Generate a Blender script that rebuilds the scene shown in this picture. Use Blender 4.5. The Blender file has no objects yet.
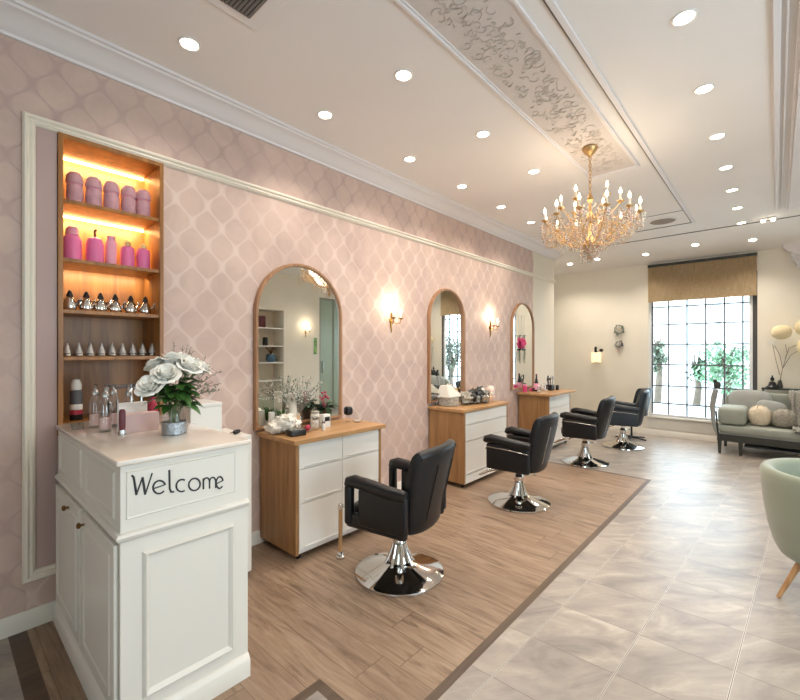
import bpy, bmesh, math, random
from math import sin, cos, pi, radians as R, sqrt, atan2
from mathutils import Vector, Matrix, Euler

SC = bpy.context.scene
COL = SC.collection
rnd = random.Random(7)

# ---------------------------------------------------------------- camera, world, exposure
CX = 3.018
cam_d = bpy.data.cameras.new('camera')
cam_d.sensor_width = 36.0
cam_d.lens = 36.0 * 420.0 / 800.0
cam_d.shift_y = 0.00125
cam_d.clip_start = 0.02
cam_o = bpy.data.objects.new('camera', cam_d)
cam_o.location = (CX, 0.0, 1.5)
cam_o.rotation_euler = (R(90), 0, math.atan(377.0 / 420.0))
COL.objects.link(cam_o)
SC.camera = cam_o

world = bpy.data.worlds.new('daylight')
SC.world = world
world.use_nodes = True
wb = world.node_tree.nodes['Background']
wb.inputs[0].default_value = (0.74, 0.87, 1.0, 1)
wb.inputs[1].default_value = 6.4

SC.view_settings.view_transform = 'Standard'
SC.view_settings.look = 'None'
SC.view_settings.gamma = 1.0
SC.view_settings.use_curve_mapping = False
SC.view_settings.exposure = 0.22

DOWNLIGHT_W = 16.0

def portal(loc, rot, sx, sy):
    l = bpy.data.lights.new('daylight_portal', 'AREA')
    l.shape = 'RECTANGLE'; l.size = sx; l.size_y = sy
    l.cycles.is_portal = True
    o = bpy.data.objects.new('daylight_portal', l)
    o.location = loc; o.rotation_euler = rot
    COL.objects.link(o)

# ---------------------------------------------------------------- node helpers
def lin(c):
    if isinstance(c, str):
        c = c.lstrip('#'); c = [int(c[i:i+2], 16) / 255 for i in (0, 2, 4)]
    return tuple((x / 12.92 if x <= 0.04045 else ((x + 0.055) / 1.055) ** 2.4) for x in c[:3]) + (1.0,)

class NT:
    def __init__(s, name):
        s.m = bpy.data.materials.new(name); s.m.use_nodes = True
        s.t = s.m.node_tree; s.n = s.t.nodes
        s.b = s.n['Principled BSDF']
    def link(s, a, b): s.t.links.new(a, b)
    def put(s, sock, v):
        if hasattr(v, 'links') or isinstance(v, bpy.types.NodeSocket): s.link(v, sock)
        else: sock.default_value = v
    def math(s, op, a, b=0.0, c=None, clamp=False):
        n = s.n.new('ShaderNodeMath'); n.operation = op; n.use_clamp = clamp
        s.put(n.inputs[0], a); s.put(n.inputs[1], b)
        if c is not None: s.put(n.inputs[2], c)
        return n.outputs[0]
    def coord(s):
        n = s.n.new('ShaderNodeTexCoord'); return n.outputs['Object']
    def sep(s, v):
        n = s.n.new('ShaderNodeSeparateXYZ'); s.link(v, n.inputs[0]); return n.outputs
    def comb(s, x, y, z):
        n = s.n.new('ShaderNodeCombineXYZ')
        s.put(n.inputs[0], x); s.put(n.inputs[1], y); s.put(n.inputs[2], z); return n.outputs[0]
    def mapping(s, v, scale=(1, 1, 1), loc=(0, 0, 0), rot=(0, 0, 0)):
        n = s.n.new('ShaderNodeMapping'); s.link(v, n.inputs[0])
        n.inputs['Scale'].default_value = scale; n.inputs['Location'].default_value = loc
        n.inputs['Rotation'].default_value = rot
        return n.outputs[0]
    def noise(s, v, scale=5, detail=3, rough=0.5, dist=0.0):
        n = s.n.new('ShaderNodeTexNoise'); s.link(v, n.inputs['Vector'])
        n.inputs['Scale'].default_value = scale; n.inputs['Detail'].default_value = detail
        n.inputs['Roughness'].default_value = rough; n.inputs['Distortion'].default_value = dist
        return n.outputs[0]
    def white(s, v):
        n = s.n.new('ShaderNodeTexWhiteNoise'); s.link(v, n.inputs['Vector']); return n.outputs
    def ramp(s, f, stops):
        n = s.n.new('ShaderNodeValToRGB'); s.put(n.inputs[0], f)
        e = n.color_ramp.elements
        while len(e) < len(stops): e.new(0.5)
        for i, (p, c) in enumerate(stops):
            e[i].position = p; e[i].color = lin(c) if (isinstance(c, str) or len(c) == 3) else c
        return n.outputs[0]
    def mix(s, f, a, b, mode='MIX'):
        n = s.n.new('ShaderNodeMix'); n.data_type = 'RGBA'; n.blend_type = mode
        s.put(n.inputs[0], f)
        s.put(n.inputs[6], lin(a) if isinstance(a, str) else a)
        s.put(n.inputs[7], lin(b) if isinstance(b, str) else b)
        return n.outputs[2]
    def bump(s, h, strength=0.2, dist=0.01):
        n = s.n.new('ShaderNodeBump'); n.inputs['Strength'].default_value = strength
        n.inputs['Distance'].default_value = dist; s.put(n.inputs['Height'], h)
        s.link(n.outputs[0], s.b.inputs['Normal'])
    def base(s, c): s.put(s.b.inputs['Base Color'], lin(c) if isinstance(c, str) else c)
    def rough(s, v): s.put(s.b.inputs['Roughness'], v)

def plain(name, col, rough=0.5, metal=0.0, var=0.0, vscale=8, bump=0.0, bscale=60, emit=None, estr=0, coat=0.0, trans=0.0, sheen=0.0, ior=None, spec=None):
    k = NT(name)
    if var > 0:
        v = k.noise(k.coord(), vscale, 3)
        c = lin(col)
        d = tuple(max(0, x * (1 - var)) for x in c[:3]) + (1,)
        u = tuple(min(1, x * (1 + var)) for x in c[:3]) + (1,)
        k.base(k.ramp(v, [(0.3, d), (0.7, u)]))
    else: k.base(col)
    k.rough(rough); k.b.inputs['Metallic'].default_value = metal
    if bump > 0: k.bump(k.noise(k.coord(), bscale, 3), bump, 0.01)
    if emit: k.b.inputs['Emission Color'].default_value = lin(emit); k.b.inputs['Emission Strength'].default_value = estr
    if coat: k.b.inputs['Coat Weight'].default_value = coat
    if trans: k.b.inputs['Transmission Weight'].default_value = trans
    if sheen: k.b.inputs['Sheen Weight'].default_value = sheen
    if ior: k.b.inputs['IOR'].default_value = ior
    if spec is not None: k.b.inputs['Specular IOR Level'].default_value = spec
    return k.m

def glassy(name, tint='#ffffff', gloss=0.07, rough=0.02):
    """clear pane or thin glass: transparent with a glossy share that grows at grazing angles"""
    k = NT(name); n = k.n
    tr = n.new('ShaderNodeBsdfTransparent'); tr.inputs[0].default_value = lin(tint)
    gl = n.new('ShaderNodeBsdfGlossy'); gl.inputs['Roughness'].default_value = rough
    fr = n.new('ShaderNodeLayerWeight'); fr.inputs[0].default_value = 0.5
    f = k.math('ADD', k.math('MULTIPLY', k.math('POWER', fr.outputs['Facing'], 3.0), 0.6), gloss, clamp=True)
    mx = n.new('ShaderNodeMixShader'); k.link(f, mx.inputs[0]); k.link(tr.outputs[0], mx.inputs[1]); k.link(gl.outputs[0], mx.inputs[2])
    k.link(mx.outputs[0], n['Material Output'].inputs[0])
    return k.m

def wood(name, c1, c2, axis='z', scale=1.0, rough=0.45, coat=0.0):
    k = NT(name)
    s = {'x': (0.7, 9, 9), 'y': (9, 0.7, 9), 'z': (9, 9, 0.7)}[axis]
    v = k.mapping(k.coord(), tuple(x * scale for x in s))
    f = k.noise(v, 2.2, 5, 0.6, 0.6)
    k.base(k.ramp(f, [(0.3, c1), (0.7, c2)]))
    k.rough(rough); k.bump(f, 0.08, 0.004)
    if coat: k.b.inputs['Coat Weight'].default_value = coat
    return k.m

# ---------------------------------------------------------------- materials
def m_wallpaper():
    k = NT('pink_ogee_wallpaper')
    x, y, z = k.sep(k.coord())
    u = k.math('MULTIPLY', k.math('SUBTRACT', y, 1.205), pi / 0.105)
    v = k.math('MULTIPLY', k.math('SUBTRACT', z, 2.253), pi / 0.140)
    v = k.math('ADD', v, k.math('MULTIPLY', k.math('SINE', k.math('MULTIPLY', v, 2.0)), -0.24))
    cu = k.math('COSINE', u); cv = k.math('COSINE', v)
    f = k.math('ADD', cu, cv)
    f = k.math('ABSOLUTE', f)
    line = k.math('SUBTRACT', 1.0, k.math('SMOOTH_MIN', k.math('MULTIPLY', f, 2.6), 1.0, 0.35), clamp=True)
    # random fade put into the pattern, standing in for light washing it out
    washout = k.noise(k.coord(), 1.3, 2)
    line = k.math('MULTIPLY', line, k.ramp(washout, [(0.30, (0.35,)*3 + (1,)), (0.55, (1, 1, 1, 1))]))
    cloud = k.noise(k.coord(), 2.6, 5, 0.6, 0.8)
    ground = k.ramp(cloud, [(0.32, '#bfa499'), (0.5, '#caafa2'), (0.7, '#d4b9aa')])
    pale = k.mix(k.math('MULTIPLY', line, 0.52), ground, '#e6d3c8')
    dark = k.mix(k.math('MULTIPLY', line, 0.5), ground, '#a98c86')
    up = k.math('GREATER_THAN', z, 2.76)
    lf = k.math('LESS_THAN', y, 0.34)
    out = k.math('MAXIMUM', up, lf)
    c = k.mix(out, pale, dark)
    # wall colour changes to plain cream beyond the last mirror
    e = k.math('GREATER_THAN', k.math('ADD', y, k.math('MULTIPLY', cloud, 0.1)), 6.72)
    c = k.mix(e, c, '#e0d5c3')
    k.base(c); k.rough(0.62)
    k.bump(line, 0.15, 0.002)
    return k.m

def m_floor_wood():
    k = NT('oak_plank_floor')
    p = k.coord(); x, y, z = k.sep(p)
    row = k.math('FLOOR', k.math('DIVIDE', y, 0.185))
    off = k.white(k.comb(row, 0.0, 0.0))[0]
    xs = k.math('ADD', x, k.math('MULTIPLY', off, 1.3))
    colm = k.math('FLOOR', k.math('DIVIDE', xs, 1.25))
    rv = k.white(k.comb(row, colm, 3.0))[0]
    g = k.comb(k.math('ADD', k.math('MULTIPLY', x, 1.1), k.math('MULTIPLY', rv, 17.0)), k.math('MULTIPLY', y, 9.0), rv)
    n1 = k.noise(g, 2.4, 6, 0.65, 0.9)
    c = k.ramp(n1, [(0.30, '#66503f'), (0.47, '#917862'), (0.68, '#a89079')])
    c = k.mix(k.math('MULTIPLY', rv, 0.35), c, '#775e4b')
    fy = k.math('FRACT', k.math('DIVIDE', y, 0.185)); fx = k.math('FRACT', k.math('DIVIDE', xs, 1.25))
    seam = k.math('MAXIMUM', k.math('LESS_THAN', fy, 0.022), k.math('LESS_THAN', fx, 0.004))
    c = k.mix(k.math('MULTIPLY', seam, 0.6), c, '#5d4431')
    k.base(c); k.rough(k.math('ADD', 0.38, k.math('MULTIPLY', n1, 0.15)))
    k.bump(k.math('SUBTRACT', n1, seam), 0.08, 0.003)
    return k.m

def m_floor_tile():
    k = NT('stone_tile_floor')
    p = k.coord(); x, y, z = k.sep(p)
    u = k.math('SUBTRACT', k.math('SUBTRACT', x, k.math('MULTIPLY', y, 0.05)), 1.955)
    v = k.math('SUBTRACT', k.math('SUBTRACT', y, k.math('MULTIPLY', x, 0.04)), 1.64)
    u = k.math('DIVIDE', u, 0.395); v = k.math('DIVIDE', v, 0.38)
    iu = k.math('FLOOR', u); iv = k.math('FLOOR', v)
    w = k.white(k.comb(iu, iv, 1.0)); r = w[0]
    d1 = k.math('ADD', x, y); d2 = k.math('SUBTRACT', x, y)
    q = k.comb(k.math('ADD', k.math('MULTIPLY', d1, 1.3), k.math('MULTIPLY', r, 31.0)), k.math('ADD', k.math('MULTIPLY', d2, 3.4), k.math('MULTIPLY', r, 13.0)), r)
    n1 = k.noise(q, 1.15, 6, 0.62, 0.9)
    n2 = k.noise(q, 4.5, 4, 0.6, 2.0)
    c = k.ramp(n1, [(0.30, '#7f7872'), (0.44, '#968c84'), (0.56, '#a4998e'), (0.70, '#b9afa3')])
    c = k.mix(k.ramp(n2, [(0.55, (0, 0, 0, 1)), (0.75, (0.5, 0.5, 0.5, 1))]), c, '#8f8781')
    fu = k.math('FRACT', u); fv = k.math('FRACT', v)
    gu = k.math('LESS_THAN', k.math('ABSOLUTE', k.math('SUBTRACT', fu, 0.5)), 0.491)
    gv = k.math('LESS_THAN', k.math('ABSOLUTE', k.math('SUBTRACT', fv, 0.5)), 0.4955)
    tile = k.math('MULTIPLY', gu, gv)
    c = k.mix(gv, '#6f665f', c)
    c = k.mix(gu, '#d2cbc1', c)
    edge = k.math('LESS_THAN', k.math('ABSOLUTE', k.math('SUBTRACT', fu, 0.5)), 0.4955)
    c = k.mix(edge, '#5f5750', c)
    k.base(c)
    k.rough(k.math('ADD', k.math('MULTIPLY', n2, 0.16), 0.24))
    k.bump(k.math('ADD', tile, k.math('MULTIPLY', n1, 0.3)), 0.12, 0.003)
    return k.m

M = {}
M['paper'] = m_wallpaper()
M['woodfloor'] = m_floor_wood()
M['tile'] = m_floor_tile()
M['band'] = wood('dark_floor_border', '#4a382c', '#62503f', 'y', 1.0, 0.4)
M['cream'] = plain('cream_wall_paint', '#e6dece', 0.7, var=0.03, vscale=1.5)
M['ceil'] = plain('warm_white_ceiling', '#ebe5e0', 0.75, var=0.02, vscale=1.2)
M['mould'] = plain('white_plaster_moulding', '#e2dcdb', 0.5)
M['rail'] = plain('ivory_moulding', '#e6dccb', 0.45)
M['skirt'] = plain('white_skirting', '#e3dcd0', 0.45)
M['inset'] = plain('mauve_inset_panel', '#b79d97', 0.6, var=0.04, vscale=2)
M['white'] = plain('white_lacquer', '#e9e5de', 0.32, coat=0.2)
M['cwhite'] = plain('white_counter_paint', '#e6e0d6', 0.35)
M['top'] = plain('polished_counter_top', '#e8ddd0', 0.12, var=0.03, vscale=6, coat=0.5)
M['black'] = plain('black_leather', '#0e0f12', 0.38, bump=0.08, bscale=160, spec=0.45)
M['navy'] = plain('navy_leather', '#18222c', 0.4, bump=0.1, bscale=160, spec=0.6)
M['blackp'] = plain('black_plastic', '#141416', 0.35)
M['chrome'] = plain('polished_chrome', '#d9d6d2', 0.07, 1.0)
M['silver'] = plain('brushed_silver', '#b9b6b2', 0.22, 1.0)
M['brass'] = plain('aged_brass', '#b58a4a', 0.25, 1.0)
M['gold'] = plain('gold_leaf', '#c9a572', 0.38, 0.9)
M['bronze'] = plain('bronze_knob', '#8b6a45', 0.3, 1.0)
M['oak'] = wood('oak_veneer', '#85603c', '#ae8354', 'z', 1.0, 0.42)
M['oaktop'] = wood('oak_worktop', '#a0744a', '#c89c6a', 'y', 1.0, 0.35)
M['walnut'] = wood('niche_wood', '#7d4f24', '#b57c3e', 'z', 0.9, 0.4)
M['mirror'] = plain('mirror_silvering', '#eef0ee', 0.015, 1.0)
M['mframe'] = wood('mirror_frame_wood', '#8d6446', '#b48a66', 'z', 1.0, 0.4)
M['glass'] = glassy('clear_glass')
M['pane'] = glassy('window_pane', '#fbfffe', 0.02, 0.0)
M['dglass'] = glassy('greenish_glass', '#c4d6c8', 0.12, 0.05)
M['frame'] = plain('grey_window_metal', '#5d5f63', 0.45)
M['dpost'] = plain('dark_window_post', '#4a4645', 0.5)
M['wpost'] = plain('white_window_post', '#e4e6e6', 0.5)
M['leaf'] = plain('green_leaf', '#3f6b2c', 0.5, var=0.35, vscale=20)
M['dleaf'] = plain('dark_green_leaf', '#2c4a2a', 0.5, var=0.35, vscale=20)
M['sage'] = plain('grey_green_sprig', '#6f7a68', 0.7, var=0.2, vscale=20)
M['stem'] = plain('plant_stem', '#5c6b3a', 0.6)
M['twig'] = plain('dry_twig', '#8b8072', 0.8)
M['petal'] = plain('cream_rose_petal', '#fbf7ee', 0.6, var=0.05, vscale=15, sheen=0.2)
M['gyps'] = plain('pale_blossom', '#dcd9cf', 0.7)
M['pinkb'] = plain('bright_pink_plastic', '#ea76a6', 0.4)
M['pinkl'] = plain('light_pink_plastic', '#efa3b7', 0.4)
M['mauve'] = plain('dusty_mauve_jar', '#c8979e', 0.6, var=0.12, vscale=30, bump=0.2, bscale=60)
M['pinkc'] = plain('pink_card', '#e5c2bc', 0.5)
M['red'] = plain('deep_red', '#b3304a', 0.45)
M['hot'] = plain('hot_pink', '#d8437a', 0.5)
M['maroon'] = plain('maroon_glaze', '#6e2c35', 0.3)
M['yellow'] = plain('soft_yellow', '#e7c98a', 0.7)
M['sofa'] = plain('grey_green_upholstery', '#979a8f', 0.8, var=0.05, vscale=6, bump=0.15, bscale=220)
M['arm'] = plain('sage_velvet', '#8e9581', 0.75, var=0.04, vscale=5, sheen=0.4, bump=0.06, bscale=200)
M['cushion'] = plain('grey_cushion_cloth', '#9a9b96', 0.85, var=0.08, vscale=6, bump=0.15, bscale=150)
M['furc'] = plain('cream_fleece', '#e2d3bb', 0.95, var=0.08, vscale=30, bump=0.9, bscale=45)
M['furg'] = plain('grey_fleece', '#a39c8f', 0.95, var=0.25, vscale=40, bump=0.9, bscale=45)
M['knit'] = plain('grey_knit', '#8f8b82', 0.95, var=0.25, vscale=55, bump=0.9, bscale=70)
M['dwood'] = plain('charcoal_wood', '#33352f', 0.5, var=0.1)
M['lwood'] = wood('light_leg_wood', '#a8794d', '#c99d6c', 'z', 1.0, 0.45)
M['lantern'] = plain('cream_paper', '#dccaa2', 0.8, emit='#ffe2b0', estr=0.05)
M['shade'] = plain('lit_cream_shade', '#ecdcc0', 0.7, emit='#ffe0b0', estr=0.7)
M['led'] = plain('warm_led_strip', '#ffd9a0', 0.5, emit='#ffd08a', estr=14)
M['bulb'] = plain('lit_candle_bulb', '#fff0d0', 0.4, emit='#ffe3b4', estr=16)
M['down'] = plain('downlight_glass', '#ffffff', 0.4, emit='#fff1dc', estr=14)
M['ink'] = plain('black_lettering', '#2b2b2e', 0.5)
M['crystal'] = plain('crystal_drop', '#f2e6d2', 0.05, trans=0.55, ior=1.5)
M['crystalp'] = plain('rosy_crystal_drop', '#e9c9bd', 0.08, trans=0.5, ior=1.5)
M['grille'] = plain('grey_vent_metal', '#6f6c66', 0.5)
M['speaker'] = plain('brown_grille', '#8d7a6b', 0.6, bump=0.4, bscale=300)
M['relief'] = plain('antiqued_plaster_relief', '#b9aea2', 0.6, var=0.15, vscale=25)
M['tray'] = plain('plaster_panel', '#d3c9c2', 0.7, bump=0.3, bscale=25)
M['road'] = plain('pale_pavement', '#c9c9c6', 0.8, var=0.06, vscale=1)
M['facade'] = plain('white_house_wall', '#eceeee', 0.8)
M['bark'] = plain('tree_bark', '#6b5f54', 0.9, var=0.2)
M['foliage'] = plain('street_tree_foliage', '#86a98a', 0.8, var=0.3, vscale=3)
M['bluepot'] = plain('blue_glaze', '#3a5a73', 0.3, var=0.3, vscale=20)
M['brownpot'] = plain('brown_pot', '#5b463b', 0.6, bump=0.4, bscale=40)
M['greenpic'] = plain('green_picture', '#7da05a', 0.5, var=0.5, vscale=14)
M['darkred'] = plain('dark_red_cloth', '#5c2a2c', 0.7)
M['linen'] = plain('ivory_linen', '#e6dfd2', 0.85, bump=0.4, bscale=30)

def m_blind():
    k = NT('woven_reed_blind')
    x, y, z = k.sep(k.coord())
    a = k.noise(k.comb(k.math('MULTIPLY', x, 14.0), 0.0, k.math('MULTIPLY', z, 260.0)), 1.0, 2)
    b = k.noise(k.comb(k.math('MULTIPLY', x, 190.0), 0.0, k.math('MULTIPLY', z, 5.0)), 1.0, 2)
    f = k.math('MULTIPLY', k.math('ADD', a, b), 0.5)
    k.base(k.ramp(f, [(0.36, '#8f7a58'), (0.5, '#c6ae88'), (0.64, '#e6d5b4')]))
    k.rough(0.85); k.bump(f, 0.5, 0.004)
    k.b.inputs['Transmission Weight'].default_value = 0.0
    n = k.n; tl = n.new('ShaderNodeBsdfTranslucent'); tl.inputs[0].default_value = lin('#cdb48a')
    mx = n.new('ShaderNodeMixShader'); mx.inputs[0].default_value = 0.5
    k.link(k.b.outputs[0], mx.inputs[1]); k.link(tl.outputs[0], mx.inputs[2]); k.link(mx.outputs[0], n['Material Output'].inputs[0])
    return k.m
M['blind'] = m_blind()

# ---------------------------------------------------------------- mesh builder
class MB:
    def __init__(s): s.v = []; s.f = []; s.mi = []; s.cur = 0
    def add(s, vs, fs, mat=None):
        o = len(s.v)
        if mat is not None: vs = [mat @ Vector(v) for v in vs]
        s.v += [tuple(v) for v in vs]
        for f in fs: s.f.append(tuple(i + o for i in f)); s.mi.append(s.cur)
        return s
    def box(s, x0, x1, y0, y1, z0, z1, mat=None):
        vs = [(x0,y0,z0),(x1,y0,z0),(x1,y1,z0),(x0,y1,z0),(x0,y0,z1),(x1,y0,z1),(x1,y1,z1),(x0,y1,z1)]
        return s.add(vs, [(0,3,2,1),(4,5,6,7),(0,1,5,4),(1,2,6,5),(2,3,7,6),(3,0,4,7)], mat)
    def bm(s, b, mat=None):
        b.verts.index_update()
        s.add([v.co.copy() for v in b.verts], [tuple(v.index for v in f.verts) for f in b.faces], mat)
        b.free(); return s
    def rbox(s, c, size, r=0.01, seg=3, mat=None):
        b = bmesh.new(); bmesh.ops.create_cube(b, size=1)
        for v in b.verts: v.co = Vector((v.co.x * size[0], v.co.y * size[1], v.co.z * size[2]))
        bmesh.ops.bevel(b, geom=list(b.edges), offset=min(r, min(size) * 0.49), segments=seg, affect='EDGES', profile=0.5)
        T = Matrix.Translation(c)
        return s.bm(b, (mat @ T) if mat is not None else T)
    def ell(s, c, size, e=1.0, seg=20, rings=12, mat=None, e2=None, warp=None):
        """superellipsoid: size = full size; e<1 squarer"""
        e2 = e if e2 is None else e2
        def p(a, q): return math.copysign(abs(a) ** q, a)
        vs = [(0, 0, -size[2] / 2)]
        for i in range(1, rings):
            ph = -pi / 2 + pi * i / rings
            for j in range(seg):
                th = 2 * pi * j / seg
                vs.append((size[0]/2 * p(cos(ph), e2) * p(cos(th), e), size[1]/2 * p(cos(ph), e2) * p(sin(th), e), size[2]/2 * p(sin(ph), e2)))
        vs.append((0, 0, size[2] / 2))
        if warp: vs = [warp(Vector(v)) for v in vs]
        fs = [(0, 1 + (j + 1) % seg, 1 + j) for j in range(seg)]
        for i in range(rings - 2):
            for j in range(seg):
                a = 1 + i * seg + j; b = 1 + i * seg + (j + 1) % seg
                fs.append((a, b, b + seg, a + seg))
        t = len(vs) - 1; o = 1 + (rings - 2) * seg
        fs += [(t, o + j, o + (j + 1) % seg) for j in range(seg)]
        T = Matrix.Translation(c)
        return s.add(vs, fs, (mat @ T) if mat is not None else T)
    def lathe(s, prof, c=(0, 0, 0), seg=24, mat=None, flute=0, fa=0.0, ring=False):
        if ring: prof = list(prof) + [prof[0]]
        vs = []; fs = []; idx = []
        for (r, z) in prof:
            if r <= 1e-6: idx.append([len(vs)]); vs.append((0, 0, z))
            else:
                row = []
                for j in range(seg):
                    th = 2 * pi * j / seg
                    rr = r * (1 + fa * cos(flute * th)) if flute else r
                    row.append(len(vs)); vs.append((rr * cos(th), rr * sin(th), z))
                idx.append(row)
        for a, b in zip(idx, idx[1:]):
            if len(a) == 1 and len(b) == 1: continue
            for j in range(seg):
                k = (j + 1) % seg
                if len(a) == 1: fs.append((a[0], b[j], b[k]))
                elif len(b) == 1: fs.append((a[j], a[k], b[0]))
                else: fs.append((a[j], a[k], b[k], b[j]))
        if ring: fs = [tuple(i - (len(idx) - 1) * seg if i >= (len(idx) - 1) * seg else i for i in f) for f in fs]; vs = vs[:(len(idx) - 1) * seg]
        else:
            if len(idx[0]) > 1: fs.append(tuple(reversed(idx[0])))
            if len(idx[-1]) > 1: fs.append(tuple(idx[-1]))
        T = Matrix.Translation(c)
        return s.add(vs, fs, (mat @ T) if mat is not None else T)
    def cyl(s, c, r, h, seg=16, mat=None): return s.lathe([(r, 0), (r, h)], c, seg, mat)
    def tube(s, pts, r, seg=8, closed=False, mat=None, flat=1.0):
        pts = [Vector(p) for p in pts]; n = len(pts); rs = r if isinstance(r, (list, tuple)) else [r] * n
        vs = []; fs = []; prev = None
        for i, p in enumerate(pts):
            if closed: t = (pts[(i + 1) % n] - pts[i - 1])
            else: t = pts[min(i + 1, n - 1)] - pts[max(i - 1, 0)]
            if t.length < 1e-9: t = Vector((0, 0, 1))
            t.normalize()
            if prev is None:
                a = Vector((0, 0, 1)) if abs(t.z) < 0.9 else Vector((1, 0, 0))
                u = t.cross(a).normalized()
            else:
                u = prev - t * prev.dot(t)
                if u.length < 1e-6: u = t.orthogonal()
                u.normalize()
            prev = u; w = t.cross(u)
            for j in range(seg):
                th = 2 * pi * j / seg
                vs.append(p + u * cos(th) * rs[i] + w * sin(th) * rs[i] * flat)
        m = n if closed else n - 1
        for i in range(m):
            for j in range(seg):
                a = i * seg + j; b = i * seg + (j + 1) % seg
                c2 = ((i + 1) % n) * seg + (j + 1) % seg; d = ((i + 1) % n) * seg + j
                fs.append((a, b, c2, d))
        if not closed:
            fs.append(tuple(reversed(range(seg)))); fs.append(tuple((n - 1) * seg + j for j in range(seg)))
        return s.add(vs, fs, mat)
    def loft(s, rings, cap=True, mat=None):
        m = len(rings[0]); vs = [p for r in rings for p in r]; fs = []
        for i in range(len(rings) - 1):
            for j in range(m):
                a = i * m + j; b = i * m + (j + 1) % m
                fs.append((a, b, b + m, a + m))
        if cap: fs.append(tuple(reversed(range(m)))); fs.append(tuple((len(rings) - 1) * m + j for j in range(m)))
        return s.add(vs, fs, mat)
    def prism(s, poly, axis, a, b, mat=None):
        """extrude a 2-D outline along an axis; outline coords are the other two axes in order"""
        def P(p, t):
            return {'x': (t, p[0], p[1]), 'y': (p[0], t, p[1]), 'z': (p[0], p[1], t)}[axis]
        return s.loft([[P(p, a) for p in poly], [P(p, b) for p in poly]], True, mat)
    def build(s, name, mat, parent=None, bevel=0.0, smooth=True, angle=38, loc=None):
        me = bpy.data.meshes.new(name)
        me.from_pydata(s.v, [], s.f)
        mats = mat if isinstance(mat, (list, tuple)) else [mat]
        for m in mats: me.materials.append(M[m] if isinstance(m, str) else m)
        if len(mats) > 1:
            for p, i in zip(me.polygons, s.mi): p.material_index = i
        b = bmesh.new(); b.from_mesh(me); bmesh.ops.recalc_face_normals(b, faces=b.faces); b.to_mesh(me); b.free()
        if smooth:
            for p in me.polygons: p.use_smooth = True
            me.set_sharp_from_angle(angle=R(angle))
        o = bpy.data.objects.new(name, me); COL.objects.link(o)
        if parent is not None: o.parent = parent
        if loc is not None: o.location = loc
        if bevel > 0:
            bv = o.modifiers.new('bevel', 'BEVEL'); bv.width = bevel; bv.segments = 2; bv.limit_method = 'ANGLE'; bv.angle_limit = R(40)
            bv.harden_normals = False
        return o

def thing(name, label, cat, loc=(0, 0, 0), rz=0.0, group=None):
    o = bpy.data.objects.new(name, None); COL.objects.link(o)
    o.empty_display_size = 0.05
    o.location = loc; o.rotation_euler = (0, 0, rz); o['label'] = label; o['category'] = cat
    if group: o['group'] = group
    return o
def tag(o, label, cat, group=None, kind=None):
    o['label'] = label; o['category'] = cat
    if group: o['group'] = group
    if kind: o['kind'] = kind
    return o
def struct(o): o['kind'] = 'structure'; return o
def dup(o, loc=None, rz=None, label=None, parent=None):
    c = o.copy(); COL.objects.link(c)
    if parent is not None: c.parent = parent
    if loc is not None: c.location = loc
    if rz is not None: c.rotation_euler = (0, 0, rz)
    if label: c['label'] = label
    for ch in list(o.children): dup(ch, parent=c)
    return c
def RZ(a): return Matrix.Rotation(a, 4, 'Z')
def RX(a): return Matrix.Rotation(a, 4, 'X')
def RY(a): return Matrix.Rotation(a, 4, 'Y')
def T(x, y, z): return Matrix.Translation((x, y, z))

# ================================================================ SETTING
H = 3.27
YE = 7.555      # where the papered wall ends
YF = 8.6        # far wall
XR = 5.4        # right wall
YB = -3.0       # wall behind the camera
ny0, ny1, nz0, nz1 = 0.470, 1.020, 1.02, 2.735    # niche hole

# floor: one mesh, tile + oak + dark border bands, no overlaps
def floor_mesh():
    mb = MB()
    xs = [-0.9, 0.0, 1.46, 1.508, 1.888, 1.932, XR + 0.1]
    ys = [YB - .1, 0.265, 0.34, 1.137, 1.185, 5.550, 5.595, YF + .1]
    def kind(x, y):
        if x < 0 or x > 1.932 or y > 5.595 or y < 0.265: return 0
        if y < 0.34: return 2 if x < 1.508 else 0
        if y < 1.137: return 1 if x < 1.46 else (2 if x < 1.508 else 0)
        if y < 1.185: return 1 if x < 1.46 else 2
        if y < 5.550: return 2 if x > 1.888 else 1
        return 2
    for i in range(len(xs) - 1):
        for j in range(len(ys) - 1):
            mb.cur = kind((xs[i] + xs[i+1]) / 2, (ys[j] + ys[j+1]) / 2)
            mb.add([(xs[i], ys[j], 0), (xs[i+1], ys[j], 0), (xs[i+1], ys[j+1], 0), (xs[i], ys[j+1], 0)], [(0, 1, 2, 3)])
    o = mb.build('floor', ['tile', 'woodfloor', 'band'], smooth=False)
    return struct(o)
floor_mesh()

# walls
wl = MB()
wl.box(-0.34, 0, YB, ny0, 0, H + .1); wl.box(-0.34, 0, ny1, YE, 0, H + .1)
wl.box(-0.34, 0, ny0, ny1, 0, nz0); wl.box(-0.34, 0, ny0, ny1, nz1, H + .1)
wl.box(-0.36, -0.34, ny0 - .1, ny1 + .1, nz0 - .1, nz1 + .1)
struct(wl.build('wall_left', 'paper', smooth=False))
struct(MB().box(-1.05, -0.9, YE - .3, YF, 0, H + .1).box(-0.9, -0.34, YE - .3, YE - .15, 0, H + .1).build('wall_left', 'cream', smooth=False))
W1 = (1.30, 2.79, 0.345, 2.75)
W2 = (3.32, 4.75, 1.15, 2.45)
wf = MB()
def wall_x(mb, y0, y1, x0, x1, holes, z1=H + .1):
    xs = x0
    for (a, b, c, d) in holes:
        mb.box(xs, a, y0, y1, 0, z1); mb.box(a, b, y0, y1, 0, c); mb.box(a, b, y0, y1, d, z1); xs = b
    mb.box(xs, x1, y0, y1, 0, z1)
wall_x(wf, YF, YF + .16, -1.05, XR + .15, [W1, W2])
struct(wf.build('wall_far', 'cream', smooth=False))
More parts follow.
